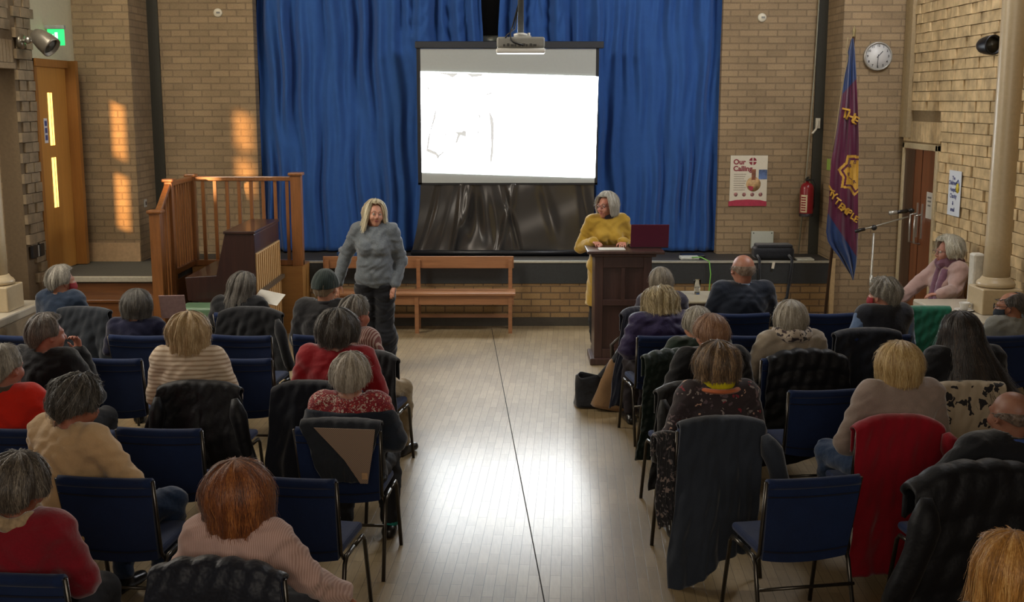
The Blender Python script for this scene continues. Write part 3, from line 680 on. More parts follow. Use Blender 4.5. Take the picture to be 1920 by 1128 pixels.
k0 = len(mb.v); mb.add(V_, fb, True, 0); mb.f += [tuple(q) for q in fa]; mb.sm += [True] * len(fa); mb.mi += [1] * len(fa); mb.f += [tuple(q) for q in fg]; mb.sm += [True] * len(fg); mb.mi += [2] * len(fg)
gold = plain('gold_applique', '#b98f35', .5, var=.1)
cl = obj('flag_cloth', mb, [fabric('maroon_flag', '#4f1030', .55, 400, .1, .1, .3), fabric('navy_flag', '#16305e', .55, 400, .1, .1, .3), gold], fl, solid=.003)
gold = plain('gold_applique', '#b98f35', .5, var=.1)
def flag_text(txt, cx, cy, size_px, ang, sx=1):
    v, f = text_mesh(txt, size_px, bold=.6); ca, sa = math.cos(R(ang)), math.sin(R(ang)); out = []
    for x, y, _ in v:
        px = cx + (x * sx) * ca + y * sa; py = cy + (x * sx) * sa - y * ca; out.append(FP(px, py, flag_depth(px, py) - .022))
    return out, f
mb = MB()
for tx, cx, cy, s_, an in (('T', 1585, 213, 25, 12), ('H', 1595, 219, 23, 22), ('E', 1604, 226, 21, 30), ('I', 1558, 354, 18, -30), ('T', 1559, 362, 16, 20), ('Y', 1563, 368, 18, 25),
                           ('T', 1570, 378, 17, 35), ('E', 1577, 387, 17, 36), ('M', 1584, 393, 17, 36), ('P', 1592, 399, 17, 34), ('L', 1599, 406, 16, 30), ('E', 1605, 411, 16, 24)):
    v, f = flag_text(tx, cx, cy, s_, an); obj('flag_letter', MB().add(v, f), gold, cl, solid=.002)
mb = MB()
for tx, cx, cy, an in (('B', 1603, 304, 20), ('&', 1594, 311, 10), ('F', 1592, 327, -20), ('I', 1595, 335, -50), ('R', 1602, 341, -15)):
    v, f = text_mesh(tx, 9, bold=.3); ca, sa = math.cos(R(an)), math.sin(R(an))
    mb.add([FP(cx + x * ca + y * sa, cy + x * sa - y * ca, flag_depth(cx, cy) - .035) for x, y, _ in v], f)
obj('emblem_lettering', mb, plain('dark_applique', '#38102a', .6), cl)
obj('fringe_cord', MB().tube([FP(1590, 70, -.02), FP(1587, 90, -.02), FP(1590, 108, -.02), FP(1583, 140, -.02), FP(1575, 190, -.02), FP(1568, 240, -.02), FP(1561, 285, -.02)], .007, 6), plain('cord_beige', '#7c6c4c', .7), fl)

# ================================================================== FURNITURE AT THE FRONT
# microphone on boom stand
ms = thing('microphone_stand', 'grey boom microphone stand in front of the clock wall', 'microphone stand', (3.78, 12.15, 0))
obj('base', MB().lathe([(0, .03), (.11, .025), (.13, .008), (.13, 0)], 24), plain('stand_black', '#1b1b1d', .4), ms)
obj('pole', MB().lathe([(.011, .02), (.011, 1.24)], 12).lathe([(.017, .68), (.019, .70), (.017, .80)], 14), plain('stand_grey', '#9a978d', .35, .6), ms)
obj('boom', MB().tube([(-.18, -.02, 1.27), (0, 0, 1.31), (.36, .03, 1.41)], .009, 10), plain('stand_grey2', '#9a978d', .35, .6), ms)
obj('clamp', MB().sphere((0, 0, 1.30), .03, 8), plain('clamp_black', '#151517', .4), ms)
obj('counterweight', MB().tube([(-.20, -.02, 1.262), (-.1, -.01, 1.287)], .018, 10), plain('clamp_black', '#151517', .4), ms)
mc = tag(obj('microphone', MB().tube([(3.99, 12.18, 1.455), (4.13, 12.2, 1.47)], [.017, .022], 14).sphere((4.175, 12.2, 1.473), (.035, .028, .028), 10), plain('microphone_black', '#0e0e10', .4)), 'black microphone held at the end of the boom stand', 'microphone')
obj('grip', MB().tube([(3.94, 12.175, 1.45), (4.02, 12.185, 1.458)], .021, 12), plain('mic_silver', '#a9a9a4', .3, .6), mc)
# piano seen from its end
pd_ = wood('dark_piano_wood', '#241411', '#3a211a', .35, 'Z', 3, .25)
pn = thing('upright_piano', 'dark brown upright piano beside the balustrade, seen from its end', 'piano', (-2.6, 11.72, 0))
prof = [(0, 0), (-.35, 0), (-.37, .56), (-.70, .60), (-.72, .84), (-.40, .86), (-.30, 1.28), (0, 1.28)]
obj('case', MB().prism(prof, 0, 1.22), pd_, pn, bevel=.008)
obj('lid', MB().box(-.31, .01, -.015, 1.235, 1.28, 1.31), pd_, pn, bevel=.006)
obj('front_leg', MB().box(-.66, -.60, .02, .09, 0, .60).box(-.70, -.35, 0, .10, 0, .06), pd_, pn, bevel=.006)
obj('back_panel', MB().box(.0, .016, .02, 1.20, .08, 1.08), wood('pale_pine_back', '#a88456', '#c09c6a', .6, 'Z', 3), pn)
mb = MB()
for k in range(12): mb.box(.016, .026, .06 + k * .097, .085 + k * .097, .08, 1.07)
obj('back_slats', mb, wood('pale_pine_slats', '#96703f', '#b08a56', .6, 'Z', 3), pn)
obj('carry_bar', MB().box(.02, .06, .02, 1.2, .66, .70), plain('bar_dark', '#4a3c2b', .5), pn)
st = thing('piano_stool', 'low stool with pale green padded cushion at the end of the piano', 'stool', (-3.02, 11.42, 0))
obj('cushion', MB().box(-.26, .26, -.16, .17, .50, .61), plain('pale_green_vinyl', '#5c7a5d', .4, var=.05), st, bevel=.035, segs=4)
obj('frame', MB().box(-.24, .24, -.15, .16, .44, .51), pd_, st)
for x in (-.21, .21):
    for y in (-.12, .13): obj('leg', MB().box(x - .02, x + .02, y - .02, y + .02, 0, .44), pd_, st)
# lectern
lw = wood('dark_oak_lectern', '#2e1d1a', '#48302a', .4, 'Z', 3, .15)
lc = thing('lectern', 'tall dark wooden panelled lectern with a flat top', 'lectern', (1.10, 11.42, 0))
obj('cabinet', MB().box(-.28, .28, .03, .42, .06, 1.10), lw, lc, bevel=.004)
fp = MB()
for a, b, c_, d in ((-.28, -.20, .06, 1.10), (.20, .28, .06, 1.10), (-.2, .2, .98, 1.10), (-.2, .2, .06, .16), (-.2, .2, .60, .66), (-.02, .02, .66, .98)): fp.box(a, b, .0, .03, c_, d)
obj('front_framing', fp, lw, lc, bevel=.004)
obj('plinth', MB().box(-.32, .32, -.03, .46, 0, .07), lw, lc, bevel=.01)
obj('top', MB().box(-.36, .40, -.06, .46, 1.12, 1.15), lw, lc, bevel=.008)
obj('moulding', MB().box(-.32, .32, -.03, .44, 1.09, 1.12), lw, lc, bevel=.01)
mr = plain('maroon_laptop_lid', '#571f33', .4, .2, var=.04)
lp = thing('laptop', 'open maroon laptop on the lectern, seen from behind', 'laptop', (1.375, 11.62, 1.151))
obj('base', MB().box(-.19, .19, .0, .24, 0, .015), plain('laptop_base', '#2a1a22', .4), lp, bevel=.004)
obj('lid', MB().box(-.19, .19, -.004, .004, .01, .245, Matrix.Rotation(R(10), 4, 'X')), mr, lp, bevel=.004)
tag(obj('paper_sheet', MB().box(.86, 1.12, 11.44, 11.62, 1.151, 1.158), paper), 'white sheet of notes on the lectern top left of the laptop', 'paper')
# small table with glass
tb = thing('side_table', 'small cream topped table right of the lectern holding a glass', 'table', (2.02, 11.28, 0))
obj('table_top', MB().box(-.33, .38, -.31, .33, .695, .72), plain('cream_laminate', '#a89f86', .3, var=.03), tb, bevel=.008)
obj('edge_trim', MB().box(-.335, .385, -.315, .335, .675, .697), plain('table_edge', '#2e2219', .5), tb)
for x in (-.29, .34):
    for y in (-.27, .29): obj('leg', MB().tube([(x, y, .68), (x * 1.05, y * 1.05, 0)], .014, 10), steel, tb)
gls = NT('clear_glass'); gls.set(Roughness=.02, IOR=1.12); gls.b.inputs['Transmission Weight'].default_value = 1
g = thing('drinking_glass', 'tall clear drinking glass of water on the small cream table', 'glass', (1.83, 11.40, .721))
obj('tumbler', MB().lathe([(0, 0), (.028, 0), (.034, .145), (.031, .145), (.026, .008), (0, .008)], 24), gls.m, g)
obj('water', MB().lathe([(0, .009), (.025, .009), (.0275, .06), (0, .06)], 24), gls.m, g)

# bags on the floor by the aisle
hb = thing('handbag', 'tan and black handbag standing on floor at the aisle end of the right front rows', 'bag', (.83, 9.82, 0)); hb.scale = (1.25, 1.25, 1.2)
tan = fabric('tan_canvas', '#7c5f40', .8, 260, .15, .5)
def bag_prof(wb, wt, h, db, dt, n=24, m=14, rnds=9):
    G = np.zeros((n, m, 3))
    for i in range(n):
        a = 2 * PI * i / n; c, s = math.cos(a), math.sin(a); c = math.copysign(abs(c) ** .5, c); s = math.copysign(abs(s) ** .5, s)
        for j in range(m):
            t = j / (m - 1); w_ = wb + (wt - wb) * t; d_ = db + (dt - db) * t
            G[i, j] = (c * w_ * (1 + .05 * math.sin(5 * a + 6 * t)), s * d_ * (1 + .08 * math.sin(3 * a + 8 * t)), h * t + .012 * math.sin(4 * a) * t)
    return G
obj('tan_body', MB().grid(bag_prof(.15, .07, .34, .10, .04), True), tan, hb, loc=(.02, -.06, .01), rot=(0, R(10), 0), solid=.006)
obj('black_body', MB().grid(bag_prof(.10, .09, .22, .08, .05), True), nyl, hb, loc=(-.13, -.0, .01), solid=.006)
obj('black_flap', MB().tube([(-.05, -.05, .22), (.04, -.04, .34), (.10, 0, .43)], [.035, .03, .03], 10), nyl, hb)
obj('handles', MB().tube([(.06, -.03, .32), (.08, -.04, .42), (.12, -.04, .50), (.15, -.03, .46), (.14, -.02, .36)], .012, 8).tube([(.03, .0, .33), (.02, 0, .45), (.07, 0, .50), (.10, 0, .44)], .014, 8), plain('handle_dark', '#3d352e', .5), hb)
# yellow pad and cup on the right ledge
cp = thing('teacup', 'white teacup on a saucer on the right cream ledge', 'cup', (3.94, 10.02, .801))
chn = plain('white_china', '#c9c6be', .2, var=.02)
obj('cup', MB().lathe([(.022, .008), (.03, .012), (.042, .06), (.046, .075), (.042, .073), (.026, .016), (0, .014)], 28), chn, cp)
obj('saucer', MB().lathe([(0, .0), (.05, .001), (.085, .012), (.083, .015), (.04, .006), (0, .006)], 32), chn, cp)
obj('handle', MB().tube([(.042, 0, .06), (.065, 0, .058), (.065, 0, .03), (.036, 0, .025)], .005, 8), chn, cp)
yl = plain('orange_wooden_bench', '#b0701c', .45, var=.1)
bs = thing('short_bench', 'short orange wooden bench against the right wall under the woman in pink', 'bench', (4.06, 11.15, 0))
obj('seat', MB().box(-.42, .36, -.25, .25, .42, .46), yl, bs, bevel=.008)
obj('back', MB().box(.30, .36, -.32, .3, .46, .98), yl, bs, bevel=.01)
for x in (-.38, .32):
    for y in (-.2, .2): obj('leg', MB().box(x - .02, x + .02, y - .02, y + .02, 0, .42), yl, bs)
# ================================================================== CHAIRS
blue_f = fabric('blue_upholstery', '#0e2145', .85, 260, .18, .08, .12)
tube_m = plain('steel_tube', '#4c4944', .28, .85, var=.1)
seam_m = plain('seam_dark', '#070d22', .9)
def back_surf(th, hw0=.213, hw1=.232, nu=18, nv=16, z0=.43, z1=.845):
    G = np.zeros((nu, nv, 3))
    for i in range(nu):
        u = -1 + 2 * i / (nu - 1)
        for j in range(nv):
            t = j / (nv - 1); hw = hw0 + (hw1 - hw0) * t
            sag = -.028 * (1 - u * u) * (1 if t > .5 else .4) * t
            bot = -.03 * (1 - u * u) * (1 - t)
            G[i, j] = (u * hw, -.155 - .085 * t + .022 * (1 - u * u) + th * (1 + .4 * math.sin(PI * t)), z0 + (z1 - z0) * t + sag * .5 + bot)
    return G
def make_chair():
    t = thing('meeting_chair', 'x', 'chair')
    mb = MB(); A = back_surf(-.017); B = back_surf(.017)
    mb.grid(A); mb.grid(B)
    n, m = A.shape[:2]
    for a_, b_ in ((0, 0), (n - 1, 0)):
        mb.grid(np.stack([A[a_], B[a_]], 0))
    mb.grid(np.stack([A[:, 0], B[:, 0]], 0)); mb.grid(np.stack([A[:, m - 1], B[:, m - 1]], 0))
    # rolled top edge
    mb.tube([Vector((u * .231, -.242 + .022 * (1 - u * u), .835 - .014 * (1 - u * u))) for u in np.linspace(-1, 1, 13)], .026, 12)
    bk = obj('backrest', mb, blue_f, t)
    for tt in (.13, .83):
        sm = MB()
        P = [A[i, 0] + (A[i, m - 1] - A[i, 0]) * tt + np.array([0, -.0085, 0]) for i in range(n)]
        sm.tube([Vector(p) for p in P], .004, 6)
        obj('seam', sm, seam_m, bk)
    obj('seat', MB().box(-.215, .215, -.16, .25, .43, .475), blue_f, t, bevel=.02, segs=3)
    for s in (-1, 1):
        obj('leg', MB().tube([(s * .245, -.27, 0), (s * .238, -.15, .40), (s * .238, -.12, .43), (s * .238, 0, .435)], .0115, 8), tube_m, t)
        obj('leg', MB().tube([(s * .245, .27, 0), (s * .238, .19, .40), (s * .238, .16, .43), (s * .238, 0, .435)], .0115, 8), tube_m, t)
        obj('back_upright', MB().tube([(s * .238, -.04, .43), (s * .226, -.13, .425), (s * .222, -.155, .46), (s * .236, -.243, .845)], .0105, 8), tube_m, t)
    obj('stretcher', MB().tube([(-.242, -.215, .30), (.242, -.215, .30)], .009, 8), tube_m, t)
    return t
first_chair = make_chair(); used_chair = [False]
def XW(px, Y, z): return (px - 960) * (Y * math.cos(R(CP)) + (CH - z) * math.sin(R(CP))) / CF
ROWS = {'front': 9.60, 'A': 8.67, 'B': 7.87, 'C': 6.98, 'D': 6.12, 'E': 5.28, 'F': 4.15, 'G': 3.35}
CH_GROUP = 'blue meeting chairs of the audience'
def chair(px, row, yaw, label_, dy=0):
    """chair whose back stands at image column px in the given row"""
    Yb = ROWS[row] + dy; x = XW(px, Yb, .84); rz = R(yaw)
    loc = (x + -.24 * math.sin(rz) * 1, Yb + .24 * math.cos(rz), 0)
    if not used_chair[0]:
        used_chair[0] = True; t = first_chair; t.location = loc; t.rotation_euler = (0, 0, rz); t['label'] = label_; t['group'] = CH_GROUP
    else: t = dup(first_chair, loc, rz, label_, CH_GROUP)
    return t
# ================================================================== BODIES
# implicit surfaces: rounded limbs and ellipsoids melted together, then turned into one continuous mesh
class SDF:
    def __init__(s, lo, hi, h):
        s.h = h; s.lo = np.array(lo, float); s.n = np.ceil((np.array(hi) - s.lo) / h).astype(int) + 1
        s.D = np.full(s.n, .25, np.float32); s.ax = [s.lo[i] + h * np.arange(s.n[i]) for i in range(3)]
    def _sl(s, lo, hi):
        a = np.clip(np.floor((np.array(lo) - s.lo) / s.h).astype(int), 0, s.n); b = np.clip(np.ceil((np.array(hi) - s.lo) / s.h).astype(int) + 1, 0, s.n)
        sl = tuple(slice(a[i], b[i]) for i in range(3))
        P = np.meshgrid(*[s.ax[i][sl[i]] for i in range(3)], indexing='ij'); return sl, P
    def _u(s, sl, d, k, sub=False):
        D = s.D[sl]
        if D.size == 0: return
        if sub: a, b = -D, d
        else: a, b = D, d
        h = np.clip(.5 + .5 * (b - a) / k, 0, 1); r = b + (a - b) * h - k * h * (1 - h)
        s.D[sl] = -r if sub else r
    def cap(s, a, b, ra, rb=None, k=.02, off=0, sub=False, flat=None):
        rb = ra if rb is None else rb; a = np.array(a, float); b = np.array(b, float); ra += off; rb += off
        m = max(ra, rb) + k + 2.5 * s.h
        sl, P = s._sl(np.minimum(a, b) - m, np.maximum(a, b) + m)
        ab = b - a; L = max((ab ** 2).sum(), 1e-9)
        t = np.clip(((P[0] - a[0]) * ab[0] + (P[1] - a[1]) * ab[1] + (P[2] - a[2]) * ab[2]) / L, 0, 1)
        d = np.sqrt((P[0] - a[0] - t * ab[0]) ** 2 + (P[1] - a[1] - t * ab[1]) ** 2 + (P[2] - a[2] - t * ab[2]) ** 2) - (ra + (rb - ra) * t)
        s._u(sl, d, k, sub)
    def ell(s, c, r, Rm=None, k=.02, off=0, sub=False):
        c = np.array(c, float); r = np.array(r, float) + off; m = r.max() + k + 2.5 * s.h
        sl, P = s._sl(c - m, c + m); q = [P[i] - c[i] for i in range(3)]
        if Rm is not None: q = [Rm[0, i] * q[0] + Rm[1, i] * q[1] + Rm[2, i] * q[2] for i in range(3)]
        k0 = np.sqrt((q[0] / r[0]) ** 2 + (q[1] / r[1]) ** 2 + (q[2] / r[2]) ** 2) + 1e-9
        k1 = np.sqrt((q[0] / r[0] ** 2) ** 2 + (q[1] / r[1] ** 2) ** 2 + (q[2] / r[2] ** 2) ** 2) + 1e-9
        s._u(sl, k0 * (k0 - 1) / k1, k, sub)
    def grid(s): return np.meshgrid(*s.ax, indexing='ij')
    def mesh(s):
        D = s.D; n = D.shape; ins = D < 0; 
        c = [D[i:n[0]-1+i, j:n[1]-1+j, k:n[2]-1+k] for i in (0, 1) for j in (0, 1) for k in (0, 1)]
        mn = np.minimum.reduce(c); mx = np.maximum.reduce(c); act = np.argwhere((mn < 0) & (mx >= 0))
        if len(act) == 0: return np.zeros((0, 3)), np.zeros((0, 4), int)
        idx = np.full(mn.shape, -1, np.int64); idx[tuple(act.T)] = np.arange(len(act))
        acc = np.zeros((len(act), 3)); cnt = np.zeros(len(act))
        for ax in range(3):
            o = [i for i in range(3) if i != ax]
            for u in (0, 1):
                for v in (0, 1):
                    p = act.copy(); p[:, o[0]] += u; p[:, o[1]] += v; q = p.copy(); q[:, ax] += 1
                    a = D[tuple(p.T)]; b = D[tuple(q.T)]; m = (a < 0) != (b < 0); t = np.where(m, a / np.where(m, a - b, 1), 0)
                    P = p.astype(float); P[:, ax] += t; acc += P * m[:, None]; cnt += m
        V = s.lo + s.h * acc / cnt[:, None]; F = []
        for ax in range(3):
            o = [i for i in range(3) if i != ax]; A = ins; sl0 = [slice(None)] * 3; sl1 = [slice(None)] * 3; sl0[ax] = slice(0, -1); sl1[ax] = slice(1, None)
            e = np.argwhere(A[tuple(sl0)] != A[tuple(sl1)]); e = e[(e[:, o[0]] > 0) & (e[:, o[1]] > 0) & (e[:, o[0]] < n[o[0]] - 1) & (e[:, o[1]] < n[o[1]] - 1)]
            q = []
            for u, v in ((0, 0), (1, 0), (1, 1), (0, 1)):
                p = e.copy(); p[:, o[0]] -= u; p[:, o[1]] -= v; q.append(idx[tuple(p.T)])
            q = np.stack(q, 1); fl = ins[tuple(e.T)]; 
            if ax == 1: fl = ~fl
            q[~fl] = q[~fl][:, ::-1]; F.append(q)
        F = np.concatenate(F); F = F[(F >= 0).all(1)]
        t = V[F]; vol = (t[:, 0] * np.cross(t[:, 1] - t[:, 0], t[:, 2] - t[:, 0])).sum() + (t[:, 0] * np.cross(t[:, 2] - t[:, 0], t[:, 3] - t[:, 0])).sum()
        return V, (F if vol > 0 else F[:, ::-1].copy())
def mesh_obj(name, V, F, mats, parent=None, loc=(0, 0, 0), rz=0, smooth=1):
    me = bpy.data.meshes.new(name); me.vertices.add(len(V)); me.vertices.foreach_set('co', np.asarray(V, np.float32).ravel())
    me.loops.add(F.size); me.loops.foreach_set('vertex_index', F.ravel().astype(np.int32)); me.polygons.add(len(F))
    me.polygons.foreach_set('loop_start', np.arange(0, F.size, F.shape[1], dtype=np.int32)); me.polygons.foreach_set('use_smooth', np.ones(len(F), bool))
    me.update(calc_edges=True); me.validate()
    for m in (mats if isinstance(mats, (list, tuple)) else [mats]): me.materials.append(m)
    o = bpy.data.objects.new(name, me); COL.objects.link(o); o.location = loc; o.rotation_euler = (0, 0, rz)
    if parent: o.parent = parent
    if smooth: md = o.modifiers.new('smooth', 'SMOOTH'); md.factor = .5; md.iterations = smooth
    return o
def lerp(a, b, t): return a + (b - a) * t
def sstep(a, b, x): t = np.clip((x - a) / (b - a), 0, 1); return t * t * (3 - 2 * t)
def V3(*a): return np.array(a, float)

# ------------------------------------------------------------------ hair
def hair_mat(c1, c2, c3=None, name='hair'):
    key = ('hair', c1, c2, c3)
    if key in _mc: return _mc[key]
    M = NT(name); at = M.n('ShaderNodeAttribute', attribute_name='tint'); c3 = c3 or c2
    nz = M.noise(M.coord((60, 60, 9)), 2.2, 3)
    a = M.n('ShaderNodeMath', operation='ADD'); M.l(at.outputs['Fac'], a.inputs[0]); M.l(nz, a.inputs[1])
    h = M.n('ShaderNodeMath', operation='MULTIPLY'); M.l(a.outputs[0], h.inputs[0]); h.inputs[1].default_value = .5
    M.l(M.ramp(h.outputs[0], [(.28, c1), (.5, c2), (.76, c3)]), M.b.inputs['Base Color'])
    M.set(Roughness=.42); M.b.inputs['Specular IOR Level'].default_value = .45; M.b.inputs['Sheen Weight'].default_value = .25
    M.l(M.bump(M.noise(M.coord((130, 130, 12)), 2, 2), .5, .004), M.b.inputs['Normal'])
    _mc[key] = M.m; return M.m
class Hair:
    """W,D full width/depth, top height above skull centre, ff half-angle of the face opening, hl hairline polar angle,
    tb/ts polar end angle at back/side, db/ds hanging length, curl pulls the ends in (+) or out (-), th0 start angle (bald crown)"""
    def __init__(s, W=.21, D=.235, top=.135, ff=62, hl=48, tb=128, ts=104, db=0, ds=0, curl=.25, wave=.004, wf=6, cols=('#3a3530', '#6a645c', '#a8a298'), n=320, th0=0, th0f=None, low=.125, sw=.0032, seed=1, fly=.1, lift=0, part=0):
        s.__dict__.update(locals()); s.n = int(n * 2.6); s.sw = sw * .42; s.wave = wave * .5; s.r = random.Random(seed); s.ph = [(s.r.uniform(0, 6.28), s.r.uniform(.6, 1.4)) for _ in range(8)]
    def ends(s, phi):
        a = abs((phi + PI) % (2 * PI) - PI)               # 0 back, pi front
        ff = PI - R(s.ff); m = 1 - sstep(ff - R(14), ff + R(14), a); side = sstep(R(25), R(85), a)
        te = lerp(R(s.hl), lerp(R(s.tb), R(s.ts), side), m); dr = m * lerp(s.db, s.ds, side)
        t0 = R(s.th0) if s.th0f is None else lerp(R(s.th0), R(s.th0f), sstep(R(60), R(150), a))
        return t0, max(te, t0 + .02), dr
    def pt(s, phi, t, off=0):
        t0, te, dr = s.ends(phi); arc = (te - t0) * .11; tot = arc + dr; x = t * tot
        th = t0 + (te - t0) * min(1, x / max(arc, 1e-6)); ex = max(0, x - arc); wv = 0
        for i, (p, f) in enumerate(s.ph[:4]): wv += math.sin(phi * (s.wf + 3 * i) * f + p + t * (2 + i)) * s.wave
        wv += s.wave * .8 * math.sin(t * 14 + 5 * math.sin(phi * 3)); wv *= min(1, (th - t0) * 2.5 + .15) if s.th0 == 0 else 1
        rr = off + wv; a, b = s.W / 2 + rr, s.D / 2 + rr; hz = (s.top if th < PI / 2 else s.low) + rr * .6
        sn = math.sin(th); z = .015 + hz * math.cos(th); f = 1
        if dr > 0:
            q = ex / .2; f = 1 + s.lift * min(1, q * 2) - s.curl * max(0, q - .15) ** 1.5; sn = max(sn, .8) if s.low > .1 and th > 1.4 else sn
        z -= ex; return V3(a * sn * math.sin(phi) * f, -.018 - b * sn * math.cos(phi) * f, z)
    def build(s, name, parent, Mh, mat=None, shell_th=.018):
        v = []; f = []; tint = []; nu, nv = 72, 30
        for i in range(nu):
            for j in range(nv):
                v.append(s.pt(2 * PI * i / nu, j / (nv - 1))); tint.append(.42 + .14 * math.sin(2 * PI * i / nu * 9 + s.seed))
        o = len(v)
        for i in range(nu):
            for j in range(nv):
                p = s.pt(2 * PI * i / nu, j / (nv - 1), -shell_th); v.append(p); tint.append(.3)
        for i in range(nu):
            k = (i + 1) % nu
            for j in range(nv - 1):
                f.append((i*nv+j, k*nv+j, k*nv+j+1, i*nv+j+1)); f.append((o+i*nv+j, o+i*nv+j+1, o+k*nv+j+1, o+k*nv+j))
            f.append((i*nv+nv-1, k*nv+nv-1, o+k*nv+nv-1, o+i*nv+nv-1))
            if s.th0: f.append((k*nv, i*nv, o+i*nv, o+k*nv))
        r = s.r
        for q in range(s.n):
            phi = r.uniform(0, 2 * PI); ta = r.random() ** 1.3 * .55; tb = min(1.03, ta + r.uniform(.3, .8)) if r.random() < .6 else r.uniform(.95, 1.06)
            w_ = s.sw * r.uniform(.6, 1.3); of = r.uniform(.0005, .004); tn = min(1, max(0, .5 + .16 * math.sin(phi * 9 + s.seed) + .1 * math.sin(phi * 23) + r.gauss(0, .12))); ns = 8; dphi = r.uniform(-.25, .25) * (1 if s.wave < .006 else 2.2); flya = r.random() < s.fly
            pts = []
            for j in range(ns):
                x = j / (ns - 1); t = ta + (tb - ta) * x
                wob = .06 * math.sin(x * 5 + q) * (1 + s.wave * 250)
                pts.append(Vector(s.pt(phi + dphi * x + wob * .4, t, of + (x ** 2 * r.uniform(.006, .022) if flya else 0))))
            t0_ = (pts[1] - pts[0]).normalized()
            nrm = Vector((math.sin(phi), -math.cos(phi), .4)).normalized(); k0 = len(v)
            for j, p in enumerate(pts):
                tg = (pts[min(j+1, ns-1)] - pts[max(j-1, 0)]).normalized(); sd = tg.cross(nrm).normalized(); wq = w_ * (math.sin(PI * min(.94, (j + .5) / ns)) + .12)
                v += [p - sd * wq, p + nrm * wq * .6, p + sd * wq]; tint += [tn] * 3
            for j in range(ns - 1):
                a = k0 + 3 * j; f += [(a, a+1, a+4, a+3), (a+1, a+2, a+5, a+4)]
        v = [tuple(Mh @ Vector(p)) for p in v]
        me = bpy.data.meshes.new(name); me.from_pydata(v, [], f); me.polygons.foreach_set('use_smooth', [True] * len(f))
        at = me.attributes.new('tint', 'FLOAT', 'POINT'); at.data.foreach_set('value', tint)
        me.materials.append(mat or hair_mat(*s.cols)); me.update()
        ob = bpy.data.objects.new(name, me); COL.objects.link(ob); ob.parent = parent; return ob

skin_mats = {}
def skin(col='#b5846a'):
    if col in skin_mats: return skin_mats[col]
    M = NT('skin'); v = M.coord(); n = M.noise(v, 22, 4); c = C(col)
    M.l(M.ramp(n, [(.3, (c[0] * .84, c[1] * .72, c[2] * .7)), (.7, c)]), M.b.inputs['Base Color'])
    M.set(Roughness=.5); M.b.inputs['Subsurface Weight'].default_value = .08; M.b.inputs['Subsurface Scale'].default_value = .01
    M.l(M.bump(M.noise(v, 180, 2), .12, .001), M.b.inputs['Normal']); skin_mats[col] = M.m; return M.m

# ------------------------------------------------------------------ figure
SEATED = dict(hipL=(-.095, 0, .52), hipR=(.095, 0, .52), kneeL=(-.13, .44, .51), kneeR=(.13, .44, .51), ankL=(-.14, .42, .08), ankR=(.14, .42, .08),
              shL=(-.175, -.01, 1.015), shR=(.175, -.01, 1.015), elL=(-.245, .05, .76), elR=(.245, .05, .76), wrL=(-.12, .27, .66), wrR=(.12, .27, .66),
              pel=(0, .0, .55), bel=(0, .005, .70), che=(0, -.005, .90), nb=(0, -.01, 1.045))
STAND = dict(hipL=(-.09, 0, .88), hipR=(.09, 0, .88), kneeL=(-.10, .01, .47), kneeR=(.10, .01, .47), ankL=(-.10, -.02, .08), ankR=(.10, -.02, .08),
             shL=(-.165, -.01, 1.35), shR=(.165, -.01, 1.35), elL=(-.23, -.02, 1.07), elR=(.23, -.02, 1.07), wrL=(-.24, .03, .84), wrR=(.24, .03, .84),
             pel=(0, 0, .92), bel=(0, .01, 1.05), che=(0, 0, 1.24), nb=(0, -.01, 1.385))
def hand_prims(w_, d, n, s, curl=.5):
    """wrist, finger direction, palm normal (towards the palm side), thumb side -> list of capsules"""
    w_, d, n, s = [V3(*x) for x in (w_, d, n, s)]; d /= np.linalg.norm(d); n = n - d * n.dot(d); n /= np.linalg.norm(n); s = np.cross(d, n) * np.sign(np.cross(d, n).dot(s) or 1)
    out = [(w_ - d * .02, w_ + d * .02, .021, .022)]
    for q in (-.026, -.009, .009, .026): out.append((w_ + d * .015 + s * q * .7, w_ + d * .085 + s * q, .014, .011))
    for q, L in ((.030, .068), (.010, .077), (-.011, .072), (-.031, .056)):
        b = w_ + d * .088 + s * q; c1 = curl * .6; d1 = d * math.cos(c1) + n * math.sin(c1); m1 = b + d1 * L * .48
        c2 = curl * 1.5; d2 = d * math.cos(c2) + n * math.sin(c2); m2 = m1 + d2 * L * .30; c3 = curl * 2.1; d3 = d * math.cos(c3) + n * math.sin(c3); m3 = m2 + d3 * L * .24
        out += [(b, m1, .0092, .0085), (m1, m2, .0085, .0078), (m2, m3, .0078, .0068)]
    t0 = w_ + d * .022 + s * .022; t1 = t0 + s * .032 + d * .032 + n * .012; t2 = t1 + d * .034 + s * .006 + n * .016
    out += [(t0, t1, .0135, .0105), (t1, t2, .0105, .0085)]
    return out
